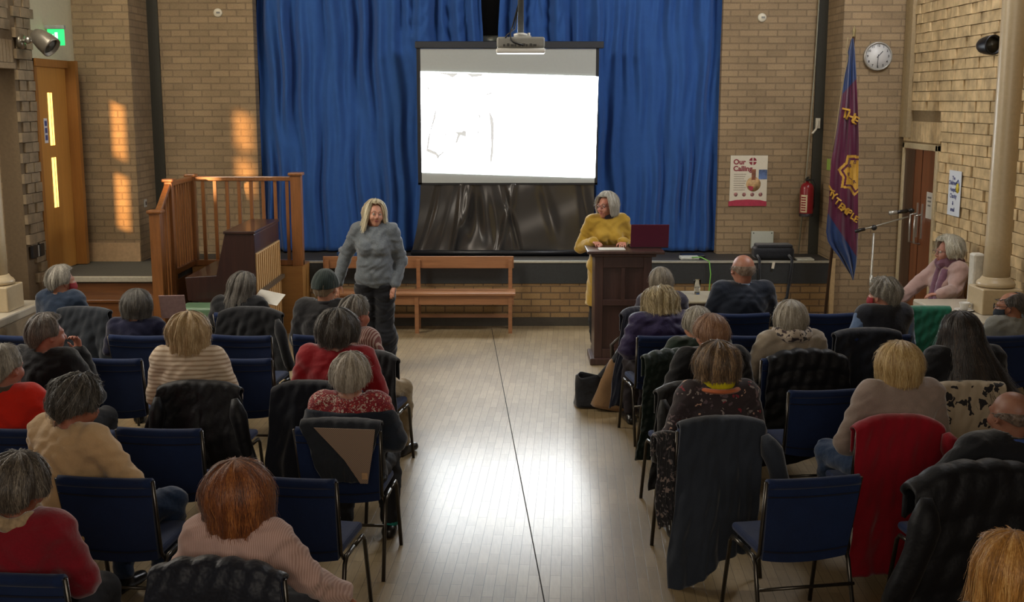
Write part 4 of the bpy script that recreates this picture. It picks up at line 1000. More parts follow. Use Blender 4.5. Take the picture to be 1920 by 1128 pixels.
class Fig:
    def __init__(s, base, up=1.0, wid=1.0, lean=0, head=(0, 0, 0), over=None, hs=1.0, fat=1.0, neck=1.0, hfwd=.02):
        wid *= .88; J = {k: V3(*v) for k, v in base.items()}; s.base_z = .46 if base is SEATED else 0
        if over:
            for k, v in over.items(): J[k] = V3(*v) * (V3(.86, 1, 1) if k[:2] == 'el' and base is SEATED else 1)
        z0 = J['pel'][2] - .06
        for k in J:
            if k[:3] in ('kne', 'ank', 'hip'): continue
            p = J[k]; fixed = over and k in over and k[:2] in ('wr', 'el')
            if not fixed:
                p[0] *= wid; p[2] = z0 + (p[2] - z0) * up; p[1] += max(0, p[2] - z0) * math.tan(R(lean))
        s.J = J; s.fat = fat; s.wid = wid; s.hs = hs; s.lean = lean
        hy, hp, hr = [R(x) for x in head]
        s.RH = (Matrix.Rotation(hy, 3, 'Z') @ Matrix.Rotation(-hp, 3, 'X') @ Matrix.Rotation(hr, 3, 'Y'))
        nb = Vector(J['nb']); top = nb + Vector((0, .012, .045 * neck)); s.hc = top + s.RH @ Vector((0, hfwd, .085 * hs))
        s.MH = Matrix.Translation(s.hc) @ s.RH.to_4x4() @ Matrix.Scale(hs, 4)
        s.R3 = np.array(s.RH)
    def head_top(s): return s.hc.z + .112 * s.hs
    def H(s, *p): return np.array(s.MH @ Vector(p))
    def torso(s, F, off=0, k=.05, belly=0, bust=0):
        J = s.J; w_ = s.wid; f = s.fat
        F.ell(J['pel'], (.165 * w_ * f, .12 * f, .12), None, k, off)
        F.ell(J['bel'], (.145 * w_ * f, .105 * f + belly, .14), None, k, off)
        F.ell(J['che'], (.158 * w_ * f, .108 * f, .16), None, k, off)
        F.cap(J['shL'] + V3(.03, 0, .005), J['shR'] - V3(.03, 0, -.005), .062, .062, k, off)
        F.cap(J['nb'] - V3(0, 0, .035), J['shL'] + V3(.02, 0, .02), .05, .045, .03, off); F.cap(J['nb'] - V3(0, 0, .035), J['shR'] + V3(-.02, 0, .02), .05, .045, .03, off)
        if bust:
            for q in (-1, 1): F.ell(J['che'] + V3(q * .068, .085, -.035), (.062, .055 + bust, .06), None, .03, off)
    def arms(s, F, off=0, k=.03, which='LR', end=1.0, loose=0):
        J = s.J; f = s.fat ** .5
        for q in which:
            a, b, c = J['sh' + q], J['el' + q], J['wr' + q]; F.cap(a, b, .056 * f, .044 * f + loose * .3, k, off); F.cap(b, b + (c - b) * end, .042 * f + loose * .3, .027 * f + loose, .015, off)
    def legs(s, F, off=0, k=.03, end=1.0, loose=0, skirt=False):
        J = s.J; f = s.fat ** .5
        for q in 'LR':
            a, b, c = J['hip' + q], J['knee' + q], J['ank' + q]; F.cap(a, b, .088 * f, .06 * f, k, off)
            F.cap(b, lerp(b, c, .35), .058 * f, .056 * f + loose, .015, off); F.cap(lerp(b, c, .35), lerp(b, c, end), .056 * f + loose, .036 + loose, .015, off)
    def feetp(s, q):
        a = s.J['ank' + q]; k = s.J['knee' + q]; d = V3(a[0] * .35, 1, 0); d /= np.linalg.norm(d); 
        if hasattr(s, 'toe'): d = V3(*s.toe)
        return a, a + d * .13 - V3(0, 0, .045), a - d * .035 - V3(0, 0, .045)
    def headp(s, F, face=True):
        Rm = s.R3; h = s.hs
        def E(c, r, k=.02, sub=False): F.ell(s.H(*c), np.array(r) * h, Rm, k, 0, sub)
        def Cp(a, b, ra, rb, k=.012, sub=False): F.cap(s.H(*a), s.H(*b), ra * h, rb * h, k, 0, sub)
        Cp((0, -.03, -.055), (0, -.03, -.055), .05, .05); F.cap(s.J['nb'] - V3(0, 0, .03), s.H(0, -.022, -.05), .058, .05, .03)
        E((0, -.018, .028), (.075, .093, .083), .03); E((0, .022, -.028), (.058, .066, .082), .035); E((0, .058, -.088), (.024, .022, .022), .03)
        for q in (-1, 1):
            E((q * .077, -.004, -.004), (.010, .02, .031), .008); E((q * .08, -.002, -.002), (.006, .011, .018), .006, True)
            if face:
                Cp((q * .012, .084, .022), (q * .044, .072, .024), .012, .010, .014); E((q * .032, .096, .008), (.017, .016, .013), .010, True); E((q * .036, .064, -.03), (.024, .024, .026), .02)
                E((q * .012, .092, -.034), (.010, .010, .009), .008)
        if face:
            Cp((0, .086, .012), (0, .106, -.026), .0085, .0125, .012); Cp((-.018, .080, -.058), (.018, .080, -.058), .010, .010, .010); E((0, .092, -.060), (.024, .006, .0022), .004, True)
            E((0, .083, -.068), (.018, .010, .007), .008)
def dress(fig, loc, yaw, label_, skin_col='#b5846a', top=None, top_kw=None, legs_m=None, shoe_m=None, h=.011, hands=None, face=True, neckcut=.085, sleeves=1.0, hem=None, group=None, cat='person', sockets=None, collar=None, leg_loose=.008):
    """body as one surface, then clothing pieces as its children"""
    J = fig.J; seated = fig.base_z > 0
    pts = np.array([v for v in J.values()] + [np.array(fig.hc)]); lo = pts.min(0) - .20; hi = pts.max(0) + .20; lo[2] = max(lo[2], -.02); lo[2] = -.02
    F = SDF(lo, hi, h); fig.torso(F, -.012); fig.arms(F, -.006); fig.legs(F, -.010)
    for q in 'LR':
        a, t, b = fig.feetp(q); F.cap(b, t, .03, .022, .02); F.cap(a, b, .032, .03, .02)
        hd = (hands or {}).get(q)
        w_ = J['wr' + q]; d = w_ - J['el' + q]
        if hd is None:
            sx = 1 if q == 'L' else -1; hd = dict(d=(d[0] + sx * .03, d[1], d[2] - .02), n=(0, -.2, -1), s=(sx, .2, 0), curl=.45)
        for a_, b_, r1, r2 in hand_prims(w_, hd['d'], hd['n'], hd['s'], hd.get('curl', .4)): F.cap(a_, b_, r1, r2, .004)
    fig.headp(F, face)
    V, Fc = F.mesh()
    body = mesh_obj('person', V, Fc, skin(skin_col), None, loc, R(yaw)); tag(body, label_, cat, group)
    # trousers
    G = SDF(lo, hi, h * 1.3); fig.legs(G, .006 + leg_loose * .5, loose=leg_loose, end=.93)
    G.ell(J['pel'] - V3(0, 0, .0), (.170 * fig.wid * fig.fat, .125 * fig.fat, .115), None, .04, .0)
    X, Y, Z = G.grid(); G.D += (.004 * np.sin(X * 37 + 9 * np.sin(Z * 21 + Y * 13)) + .003 * np.sin(Z * 60 + Y * 41)).astype(np.float32)
    _hz = (top_kw or {}).get('hemz'); _hz = _hz if _hz is not None else J['pel'][2] - (.06 if seated else .03)
    if not seated and not (top_kw or {}).get('skirt'): G.D = np.maximum(G.D, (Z - _hz - .03).astype(np.float32))
    V, Fc = G.mesh(); mesh_obj('trousers', V, Fc, legs_m or plain('black_trousers', '#15161b', .85), body)
    sh = MB()
    G = SDF(lo, hi, h)
    for q in 'LR':
        a, t, b = fig.feetp(q); G.cap(b + V3(0, 0, .0), t, .042, .034, .02); G.cap(a - V3(0, 0, .02), b, .042, .04, .02)
    G.D = np.maximum(G.D, (-(G.grid()[2] - .004)).astype(np.float32)); G.D = np.maximum(G.D, (G.grid()[2] - .105).astype(np.float32))
    V, Fc = G.mesh()
    half = V[:, 0].mean() if len(V) else 0
    cx = (J['ankL'][0] + J['ankR'][0]) / 2
    for q in 'LR':
        m = (V[Fc].mean(1)[:, 0] < cx) if q == 'L' else (V[Fc].mean(1)[:, 0] >= cx)
        if m.any():
            Fq = Fc[m]; u, inv = np.unique(Fq, return_inverse=True); mesh_obj('shoe', V[u], inv.reshape(Fq.shape), shoe_m or plain('black_shoe_leather', '#100f10', .3), body)
    # top garment
    G = SDF(lo, hi, h); kw = dict(off=.012, loose=.010, belly=0, bust=0, fold=.004, k=.05, hemz=None); kw.update(top_kw or {})
    fig.torso(G, kw['off'], kw['k'], kw['belly'], kw['bust']); fig.arms(G, kw['off'] * .8, .035, end=sleeves, loose=kw['loose'])
    if kw.get('skirt'):
        z = J['pel'][2]; G.cap(J['pel'] - V3(0, 0, .05), (0, J['pel'][1], kw['skirt']), .185 * fig.wid, .215 * fig.wid, .06)
    X, Y, Z = G.grid()
    fo = kw['fold']; G.D += (fo * np.sin(X * 31 + 6 * np.sin(Z * 17 + Y * 9)) * np.sin(Z * 23 + 4 * np.sin(X * 11)) + .6 * fo * np.sin(Z * 55 + 3 * np.sin(X * 25 + Y * 19))).astype(np.float32)
    if kw.get('quilt'): G.D += (-.010 * np.abs(np.sin(Z * PI / kw['quilt'])) + .005).astype(np.float32)
    nbp = J['nb'] + V3(0, .015, .045); d = neckcut - np.sqrt((X - nbp[0]) ** 2 + (Y - nbp[1]) ** 2 + ((Z - nbp[2]) * .9) ** 2)
    G.D = np.maximum(G.D, d.astype(np.float32))
    hz = kw['hemz'] if kw['hemz'] is not None else J['pel'][2] - (.06 if seated else .03)
    G.D = np.maximum(G.D, (hz - Z + .012 * np.sin(X * 14)).astype(np.float32)) if not kw.get('skirt') else np.maximum(G.D, (kw['skirt'] - Z).astype(np.float32))
    V, Fc = G.mesh(); tp = mesh_obj(kw.get('name', 'jumper'), V, Fc, top, body)
    if collar: ring_collar(fig, body, **collar)
    fig.body = body; fig.top = tp; return body
def ring_collar(fig, body, mat=None, r=.068, hgt=.035, th=.012, z=.0, name='collar', lumps=0, tilt=.0, oval=1.05):
    n, m = 40, 8; G = np.zeros((n, m, 3)); c = fig.J['nb'] + V3(0, .0, .03 + z)
    for i in range(n):
        a = 2 * PI * i / n
        for j in range(m):
            q = 2 * PI * j / m; rr = r + th * math.cos(q) + lumps * math.sin(7 * a + 1) * math.sin(3 * a); zz = hgt * .5 * math.sin(q) + lumps * .8 * math.sin(5 * a + 2)
            G[i, j] = (c[0] + rr * math.sin(a), c[1] - rr * oval * math.cos(a), c[2] + zz + tilt * math.cos(a) * -1)
    G = np.concatenate([G, G[:, :1]], 1)
    return obj(name, MB().grid(G, True), mat, body, sub=1)
def glasses(fig, body, col='#1c1a1c'):
    mb = MB(); 
    for q in (-1, 1):
        mb.tube([fig.MH @ Vector((q * .032 + .024 * math.cos(a), .112, .006 + .019 * math.sin(a))) for a in np.linspace(0, 2 * PI, 19)], .0022, 6)
        mb.tube([fig.MH @ Vector(p) for p in ((q * .056, .110, .012), (q * .076, .07, .012), (q * .081, .0, .010), (q * .082, -.02, -.01))], .0022, 6)
    mb.tube([fig.MH @ Vector(p) for p in ((-.009, .113, .010), (0, .116, .013), (.009, .113, .010))], .002, 6)
    return obj('glasses', mb, plain('spectacle_frame_' + col, col, .3), body)
def face_mask(fig, body, mat):
    n, m = 18, 14; G = np.zeros((n, m, 3))
    for i in range(n):
        u = -1 + 2 * i / (n - 1); a = u * R(78)
        for j in range(m):
            v_ = j / (m - 1); z = lerp(-.010, -.108, v_); rad = lerp(1.0, .78, max(0, v_ - .5) * 2) * (1 - .25 * abs(u) ** 3 * 0)
            bulge = .018 * math.exp(-(u / .45) ** 2) * math.sin(PI * min(1, v_ * 1.05) ** .8)
            zz = z * (1 - .42 * abs(u) ** 1.5) - .004
            G[i, j] = (.076 * math.sin(a) * rad, .012 + (.090 * math.cos(a)) * rad + bulge, zz)
    o = obj('face_mask', MB().grid(np.array([[fig.MH @ Vector(p) for p in row] for row in G])), mat, body, solid=.003)
    lp = MB()
    for q in (-1, 1): lp.tube([fig.MH @ Vector(p) for p in ((q * .073, .03, -.012), (q * .080, .0, .025), (q * .083, -.018, .01), (q * .080, -.01, -.035), (q * .070, .03, -.055))], .0018, 6)
    obj('ear_loop', lp, mat, body); return o
def eyes_lips(fig, body, iris='#3c4a52', lip='#8c4a44', brow='#8d8070'):
    wm = plain('eye_white', '#c9c3ba', .2, var=.02)
    for q in (-1, 1):
        e = obj('eye', MB().sphere((0, 0, 0), .0125, 12, fig.MH @ Matrix.Translation((q * .032, .082, .008))), wm, body)
        obj('iris', MB().lathe([(0, .0127), (.0058, .0112)], 16, M=fig.MH @ Matrix.Translation((q * .032, .082, .008)) @ Matrix.Rotation(-PI / 2, 4, 'X')), plain('iris_' + iris, iris, .2), e)
        obj('eyelid', MB().tube([fig.MH @ Vector((q * .032 + .015 * math.cos(a), .0935 + .002 * math.sin(a), .009 + .007 * math.sin(a))) for a in np.linspace(0, PI, 8)], .0024, 6), body.data.materials[0], body)
        obj('eyebrow', MB().tube([fig.MH @ Vector(p) for p in ((q * .014, .0965, .030), (q * .03, .094, .036), (q * .048, .083, .031))], [.003, .0032, .0015], 6), plain('brow_' + brow, brow, .7), body)
    obj('lips', MB().tube([fig.MH @ Vector(p) for p in ((-.024, .084, -.060), (-.010, .0925, -.0555), (0, .0935, -.057), (.010, .0925, -.0555), (.024, .084, -.060))], [.002, .0045, .004, .0045, .002], 8).tube([fig.MH @ Vector(p) for p in ((-.022, .084, -.062), (0, .0925, -.067), (.022, .084, -.062))], [.002, .005, .002], 8), plain('lips_' + lip, lip, .45), body)
# ================================================================== DRAPED COATS
def coat(label_, px, row, dy=0, yaw=0, ztop=.875, wt=.24, wb=.27, back=.5, front=.12, mat=None, amp=.03, nf=5, seed=0, droop=.03, quilt=0, asym=0, skew=0, sleeves=(), name='coat', cat='coat', lining=None, th=.012, hem=.05, halfd=.045, collar=False):
    """outer garment hung over a chair back: front fall, over the top edge, down behind; local -Y is towards the camera"""
    Yb = ROWS[row] + dy; x = XW(px, Yb, ztop); r = random.Random(seed); nu, nv = 56, 64; G = np.zeros((nu, nv, 3)); ph = [r.uniform(0, 6.28) for _ in range(6)]
    rid = [(r.uniform(-1, 1), r.uniform(.05, .22), r.uniform(-.35, .35), r.uniform(-1, 1)) for _ in range(nf * 2)]
    arc = PI * halfd; tot = front + arc + back
    for i in range(nu):
        u = -1 + 2 * i / (nu - 1)
        L = 1 + hem * math.sin(3 * u + ph[0]) + asym * u
        for j in range(nv):
            q = j / (nv - 1) * tot
            if q < front: yy, zz, dd = halfd, -(front - q), 0
            elif q < front + arc: a = (q - front) / halfd; yy, zz, dd = halfd * math.cos(a), halfd * math.sin(a) * .7, 0
            else: dd = (q - front - arc) * L; yy, zz = -halfd, -dd
            g = dd / max(back, .01); w_ = wt + (wb - wt) * min(1, g) ** .8
            if q < front: w_ = wt * .96
            X_ = u * w_ + skew * g + .012 * math.sin(9 * g + ph[1]) * g
            f_ = amp * min(1, g * 1.3 + .05) * (.5 * math.sin(2.6 * u + ph[2] + 1.2 * g) + sum(c_ * math.exp(-((u - a_ - d_ * g) / b_) ** 2) for a_, b_, d_, c_ in rid))
            Y_ = yy - abs(amp) * min(1, g * 1.6) * .9 + f_ - .05 * g * back; Z_ = zz - droop * abs(u) ** 3
            Y_ += .02 * (1 - u * u) if dd == 0 else .018 * (1 - u * u) * (1 - min(1, g * 2))
            if quilt and dd > 0: Y_ -= .012 * abs(math.sin(dd / quilt * PI)) 
            elif quilt: Z_ += .012 * abs(math.sin(u * 8))
            Y_ += .0025 * math.sin(23 * u + 17 * g + ph[4]) + .003 * math.sin(31 * g + 9 * u + ph[5])
            G[i, j] = (X_, Y_, Z_)
    rt = thing(name, label_, cat, (x, Yb, ztop), R(yaw))
    sh = obj('shell', MB().grid(G), mat, rt, solid=th)
    if collar:
        C_ = []
        for i in range(24):
            u = -1 + 2 * i / 23; C_.append([V3(u * .11, -halfd - .012 - .01 * (1 - u * u), -.01), V3(u * .13, -halfd - .03, -.035), V3(u * .14, -halfd - .028, -.07 + .02 * u * u)])
        obj('coat_collar', MB().grid(np.array(C_)), mat, rt, solid=.008)
    for s_ in sleeves:                                   # each: side, drop length, bend out, radius
        sd, ln, out, rad = s_; p0 = V3(sd * wt * .93, -halfd - .01, -.05)
        pts = [p0 + V3(sd * out * t ** 1.2 + .01 * math.sin(5 * t), -.03 - .03 * math.sin(PI * t), -ln * t) for t in np.linspace(0, 1, 9)]
        obj('sleeve', MB().tube(pts, [rad * (1 - .25 * t + .06 * math.sin(9 * t)) * min(1, .35 + 3 * t) for t in np.linspace(0, 1, 9)], 14), mat, rt)
    return rt
navy_c = fabric('dark_navy_cloth', '#0c111c', .85, 300, .2, .4); black_c = fabric('black_cloth', '#0b0d12', .85, 300, .2, .45)
puff_b = fabric('black_puffer_nylon', '#090b11', .55, 120, .2, .35, .05); grey_c = fabric('slate_grey_coat', '#262d38', .8, 300, .14, .3)
char_c = fabric('charcoal_coat', '#1f242b', .85, 300, .2, .4); green_c = fabric('dark_green_quilt', '#0f2019', .55, 150, .2, .5, .2)
red_c = fabric('crimson_wool_coat', '#86061b', .9, 300, .12, .3, .3); teal_c = fabric('teal_fleece', '#0a5a44', .9, 200, .15, .35, .4)

# ================================================================== THE AUDIENCE
SEAT_SHOES = plain('black_shoe_leather', '#100f10', .3)
def seated(px, ytop, row, label_, yaw=0, wid=1.0, fat=1.0, lean=4, head=(0, 0, 0), hair=None, top=None, dy=0, hs=1.0, over=None, bare=False, dyh=0, **kw):
    Yo = ROWS[row] + .235 + dy; ro = R(yaw); extra = 0 if bare else .02
    up = 1.0
    for _ in range(5):
        f = Fig(SEATED, up, wid, lean, head, over, hs, fat); hc = f.hc; Yh = Yo + hc.x * math.sin(ro) + hc.y * math.cos(ro)
        a = R(CP) + math.atan((ytop - 564) / CF); zt = CH - Yh * math.tan(a)
        up += (zt - (f.head_top() + extra)) / .60; up = min(1.25, max(.72, up))
    xh = XW(px, Yh, hc.z); x = xh - (hc.x * math.cos(ro) - hc.y * math.sin(ro))
    b = dress(f, (x, Yo, 0), yaw, label_, top=top, group=None, **kw)
    if hair: f.hair = hair.build('hair', b, f.MH, shell_th=.006 if bare else .018)
    print('person %-50s up %.2f x %.2f' % (label_[:50], up, x))
    return f
def stripes(name, c1, c2, axis=2, freq=60, duty=.5, rough=.9, c3=None):
    M = NT(name); tc = M.n('ShaderNodeTexCoord'); sp = M.n('ShaderNodeSeparateXYZ'); M.l(tc.outputs['Object'], sp.inputs[0])
    ns = M.noise(tc.outputs['Object'], 6, 2); a0 = M.n('ShaderNodeMath', operation='MULTIPLY_ADD'); M.l(ns, a0.inputs[0]); a0.inputs[1].default_value = .02; M.l(sp.outputs[axis], a0.inputs[2])
    m = M.n('ShaderNodeMath', operation='MULTIPLY'); M.l(a0.outputs[0], m.inputs[0]); m.inputs[1].default_value = freq
    s = M.n('ShaderNodeMath', operation='SINE'); M.l(m.outputs[0], s.inputs[0])
    h = M.n('ShaderNodeMath', operation='MULTIPLY_ADD'); M.l(s.outputs[0], h.inputs[0]); h.inputs[1].default_value = .5; h.inputs[2].default_value = .5
    M.l(M.ramp(h.outputs[0], [(duty - .12, c1), (duty + .12, c2)]), M.b.inputs['Base Color']); M.set(Roughness=rough); M.b.inputs['Sheen Weight'].default_value = .2
    M.l(M.bump(M.noise(tc.outputs['Object'], 12, 3), .3, .02), M.b.inputs['Normal']); return M.m
def blotches(name, base, cols, scale=28, rough=.85, thr=.12, seed=0):
    M = NT(name); v = M.coord(); v2 = M.n('ShaderNodeVectorMath', operation='ADD'); M.l(v, v2.inputs[0]); v2.inputs[1].default_value = (seed, seed * .7, 0)
    nz = M.n('ShaderNodeTexNoise'); nz.inputs['Scale'].default_value = scale * .8; M.l(v2.outputs[0], nz.inputs['Vector'])
    wv = M.mix(.12, v2.outputs[0], nz.outputs['Color'])
    vo = M.n('ShaderNodeTexVoronoi'); vo.inputs['Scale'].default_value = scale; M.l(wv, vo.inputs['Vector'])
    sp = M.n('ShaderNodeSeparateColor'); M.l(vo.outputs['Color'], sp.inputs[0])
    n_ = len(cols); st = []
    for i, c in enumerate(cols): st.append((min(.99, i / n_ + .001), c))
    r = M.ramp(sp.outputs[0], st); M.t.nodes[-1]; r.node.color_ramp.interpolation = 'CONSTANT'
    lt = M.n('ShaderNodeMath', operation='LESS_THAN'); M.l(vo.outputs['Distance'], lt.inputs[0]); lt.inputs[1].default_value = thr
    M.l(M.mix(lt.outputs[0], base, r), M.b.inputs['Base Color']); M.set(Roughness=rough); M.b.inputs['Sheen Weight'].default_value = .2
    M.l(M.bump(M.noise(v, 12, 3), .3, .02), M.b.inputs['Normal']); return M.m
GREY = ('#4a463e', '#857f73', '#b9b3a5'); DGREY = ('#211f1c', '#3f3b35', '#6a655b'); WHITE = ('#8d8778', '#b9b2a2', '#ddd8cc'); DBROWN = ('#17130f', '#2e2821', '#4f473c')
BLONDE = ('#7a5f38', '#a8874f', '#cfb27a'); AUB = ('#3a1c0c', '#7c431d', '#b8763a')
red_mask = plain('red_face_mask', '#8c1c24', .8); dark_mask = plain('dark_navy_face_mask', '#1a222e', .8); black_mask = plain('black_face_mask', '#0e0f12', .8)

# ---------------- left block, from the front row back
f = seated(118, 499, 'front', 'person with grey hair, dark red face mask and blue denim jacket, front row left', yaw=-14, head=(-38, 0, 0), hair=Hair(W=.215, D=.25, tb=128, ts=100, cols=GREY, seed=2, wave=.006),
           top=fabric('denim_blue', '#1b2a3e', .85, 260, .15, .5), top_kw=dict(off=.022, loose=.016, name='jacket'), fat=1.08, skin_col='#b07f66')
face_mask(f, f.body, red_mask)
f = seated(259, 545, 'A', 'person with dark grey bob in a navy jumper holding white papers, left block', head=(-22, 6, 0), hair=Hair(W=.25, D=.25, tb=122, ts=112, db=.03, ds=.05, curl=.5, cols=DGREY, seed=3, n=420), top=fabric('deep_navy_knit', '#131530', .95, 200, .15, .4), wid=1.05, fat=1.05)
f = seated(456, 512, 'front', 'person with long thinning grey hair in a black coat by the piano', yaw=-6, head=(-28, 12, 6), hair=Hair(W=.235, D=.25, tb=110, ts=104, db=.17, ds=.15, curl=-.15, lift=.05, cols=('#2e2a25', '#57524a', '#8a857b'), seed=4, wave=.007, n=480), top=black_c, top_kw=dict(off=.02, name='coat_on'), wid=1.15, fat=1.1)
f = seated(612, 509, 'A', 'person in a dark green beanie hat and dark jacket', yaw=-6, head=(-10, 0, 0), hair=Hair(W=.19, D=.22, top=.118, tb=120, ts=90, cols=('#5d5140', '#7c6c55', '#9a8a70'), n=60, seed=5), top=fabric('dark_brown_jacket', '#19191c', .8, 300, .2, .45), top_kw=dict(off=.022, name='jacket'), wid=1.12, fat=1.12, skin_col='#a87a5f')
kn = stripes('green_knit', '#0e1c1a', '#1a2c28', 0, 420, .5)
bn_h = Hair(W=.215, D=.245, top=.145, tb=92, ts=88, hl=72, ff=62, n=0, wave=.002, low=.12); bn_h.build('beanie', f.body, f.MH, kn, .012)
ring_collar(f, f.body, fabric('jacket_collar', '#191a1f', .8), r=.072, hgt=.04, name='jacket_collar')
f = seated(668, 557, 'B', 'person with wavy grey hair in a red and white striped shirt at the aisle', yaw=-30, head=(-16, 4, 0), hair=Hair(W=.225, D=.24, tb=118, ts=88, wave=.010, cols=('#37342f', '#6a665e', '#b5b0a6'), seed=6, n=420, curl=0), top=stripes('red_white_stripe', '#7d4a45', '#b39c90', 0, 420, .45), top_kw=dict(off=.018, loose=.016, name='shirt'), legs_m=fabric('beige_trousers', '#8a795c', .8, 200, .1, .4), skin_col='#a86c58', fat=1.05)
f = seated(634, 585, 'C', 'person with bushy dark hair in a red jumper, left block near the aisle', yaw=-8, head=(-6, 4, 0), hair=Hair(W=.275, D=.265, top=.145, tb=128, ts=112, db=.02, ds=.02, wave=.009, wf=9, cols=('#1d1a17', '#3b3631', '#6f6a61'), seed=7, n=520, curl=.4, fly=.3), top=fabric('deep_red_knit', '#8c0a17', .9, 240, .12, .4, .4), top_kw=dict(off=.02, loose=.014), wid=1.2, fat=1.1, over=dict(elR=(.30, .05, .78), elL=(-.30, .02, .76)))
f = seated(357, 588, 'C', 'person with blonde bob in a cream striped jumper, left block', head=(-14, 2, 0), hair=Hair(W=.265, D=.26, tb=118, ts=112, db=.07, ds=.07, curl=.2, wave=.010, cols=('#8a7048', '#b3966a', '#dcc79c'), seed=8, n=520, fly=.25), top=stripes('cream_stripe_knit', '#a8937a', '#cdbda6', 2, 235, .38), top_kw=dict(off=.02, loose=.014), wid=1.12, fat=1.08, over=dict(elR=(.30, .04, .74), elL=(-.26, .04, .74)))
f = seated(91, 590, 'C', 'person with greying dark hair in a black jacket resting chin on hand, far left', yaw=-14, head=(-36, 0, 0), hair=Hair(W=.235, D=.25, tb=130, ts=92, cols=('#2b2520', '#544a42', '#8b8278'), seed=9, n=380), top=black_c, top_kw=dict(off=.024, loose=.014, name='jacket'), wid=1.1, fat=1.15, skin_col='#a8705c', over=dict(wrR=(.10, .24, .98), elR=(.25, .20, .72)), hands=dict(R=dict(d=(-.2, .1, 1), n=(-.4, -1, 0), s=(-1, .2, .2), curl=1.0)))
f = seated(12, 649, 'D', 'person with short grey hair in a bright red shirt at the left edge', yaw=-8, head=(-14, 0, 0), hair=Hair(W=.21, D=.235, tb=124, ts=86, cols=GREY, seed=10, n=320, wave=.003), top=fabric('scarlet_shirt', '#c4220f', .85, 240, .1, .4), top_kw=dict(off=.02, name='shirt'), wid=1.15, fat=1.1, skin_col='#a56e5a')
ring_collar(f, f.body, fabric('brown_scarf', '#453b30', .95, 160, .2, .6), r=.078, hgt=.06, th=.018, name='neck_scarf', lumps=.006)
f = seated(148, 711, 'E', 'person with short dark wavy hair in a cream T-shirt with bare forearm', yaw=-30, head=(-12, 14, 6), hair=Hair(W=.25, D=.26, top=.145, tb=136, ts=98, wave=.016, wf=7, cols=('#1c1a17', '#37332d', '#7a746a'), seed=11, n=520, curl=0, fly=.3), top=fabric('cream_tshirt', '#c0a179', .9, 300, .08, .5), top_kw=dict(off=.02, loose=.022, fold=.006, name='t_shirt'), sleeves=.06, wid=1.25, fat=1.15, skin_col='#a86f58', legs_m=fabric('mid_blue_jeans', '#1f3350', .85, 200, .15, .5), over=dict(elR=(.36, .10, .78), elL=(-.30, .06, .80), kneeR=(.22, .46, .56)))
f = seated(659, 664, 'D', 'person with short white hair in a red floral top and dark cardigan at the aisle', yaw=-4, head=(-4, 2, 0), hair=Hair(W=.225, D=.24, tb=130, ts=104, cols=('#6f675a', '#9d9485', '#cdc6b8'), seed=12, n=460, wave=.005), top=blotches('red_floral_print', '#7d1420', ['#b04a44', '#b9a79a', '#6a1020', '#8c2a30', '#c2b6a8'], 52, thr=.5), top_kw=dict(off=.014, name='blouse'), wid=1.1, fat=1.12, skin_col='#b08068')
# dark cardigan worn low on the shoulders
G = SDF((-.45, -.35, .45), (.45, .45, 1.3), .012); f.torso(G, .028, .05); f.arms(G, .022, .035, end=.95, loose=.014); X, Y, Z = G.grid()
G.D += (.004 * np.sin(X * 31 + 5 * np.sin(Z * 19)) * np.sin(Z * 25)).astype(np.float32)
G.D = np.maximum(G.D, (Z - (f.J['nb'][2] - .035) + .25 * np.abs(X) * 0 + np.maximum(0, Y - .0) * .9).astype(np.float32)); G.D = np.maximum(G.D, (.50 - Z).astype(np.float32))
v_, f_ = G.mesh(); mesh_obj('cardigan', v_, f_, fabric('dark_slate_knit', '#1c2430', .95, 200, .15, .4), f.body)
teal_s = plain('teal_sock', '#1f8f86', .9)
for q in 'LR':
    a = f.J['ank' + q]; obj('sock', MB().tube([a + V3(0, 0, -.01), a + V3(0, .005, .10)], .048, 14), teal_s, f.body)
f = seated(449, 875, 'F', 'person with glossy auburn bob in a pale pink ribbed polo neck, bottom left', yaw=-10, head=(2, 2, -3), hair=Hair(W=.285, D=.28, top=.15, tb=118, ts=112, db=.08, ds=.09, curl=.75, wave=.006, cols=AUB, seed=13, n=900, sw=.0028, fly=.12), top=stripes('pink_rib_knit', '#b08f86', '#c4a69c', 0, 760, .5), top_kw=dict(off=.018, loose=.016, fold=.006), wid=1.08, fat=1.02, neckcut=.062, over=dict(elR=(.30, .08, .72), wrR=(.33, .26, .58), elL=(-.27, .02, .74)), hands=dict())
ring_collar(f, f.body, stripes('pink_rib_collar', '#b08f86', '#c9aca2', 0, 500, .5), r=.082, hgt=.06, th=.016, name='rolled_collar')
f = seated(38, 858, 'F', 'person in crimson jumper and fluffy cream scarf, bottom left corner', yaw=-8, head=(-10, 6, 4), hair=Hair(W=.25, D=.265, top=.145, tb=130, ts=98, wave=.008, cols=('#251f1a', '#4b433a', '#8d8374'), seed=14, n=650), top=fabric('crimson_knit', '#7a1020', .95, 180, .15, .4, .4), top_kw=dict(off=.022, loose=.016), wid=1.15, fat=1.1, skin_col='#a86c52')
ring_collar(f, f.body, fabric('cream_fleece', '#a08a6c', .98, 60, .25, .9, .5), r=.092, hgt=.07, th=.026, name='fluffy_scarf', lumps=.012)

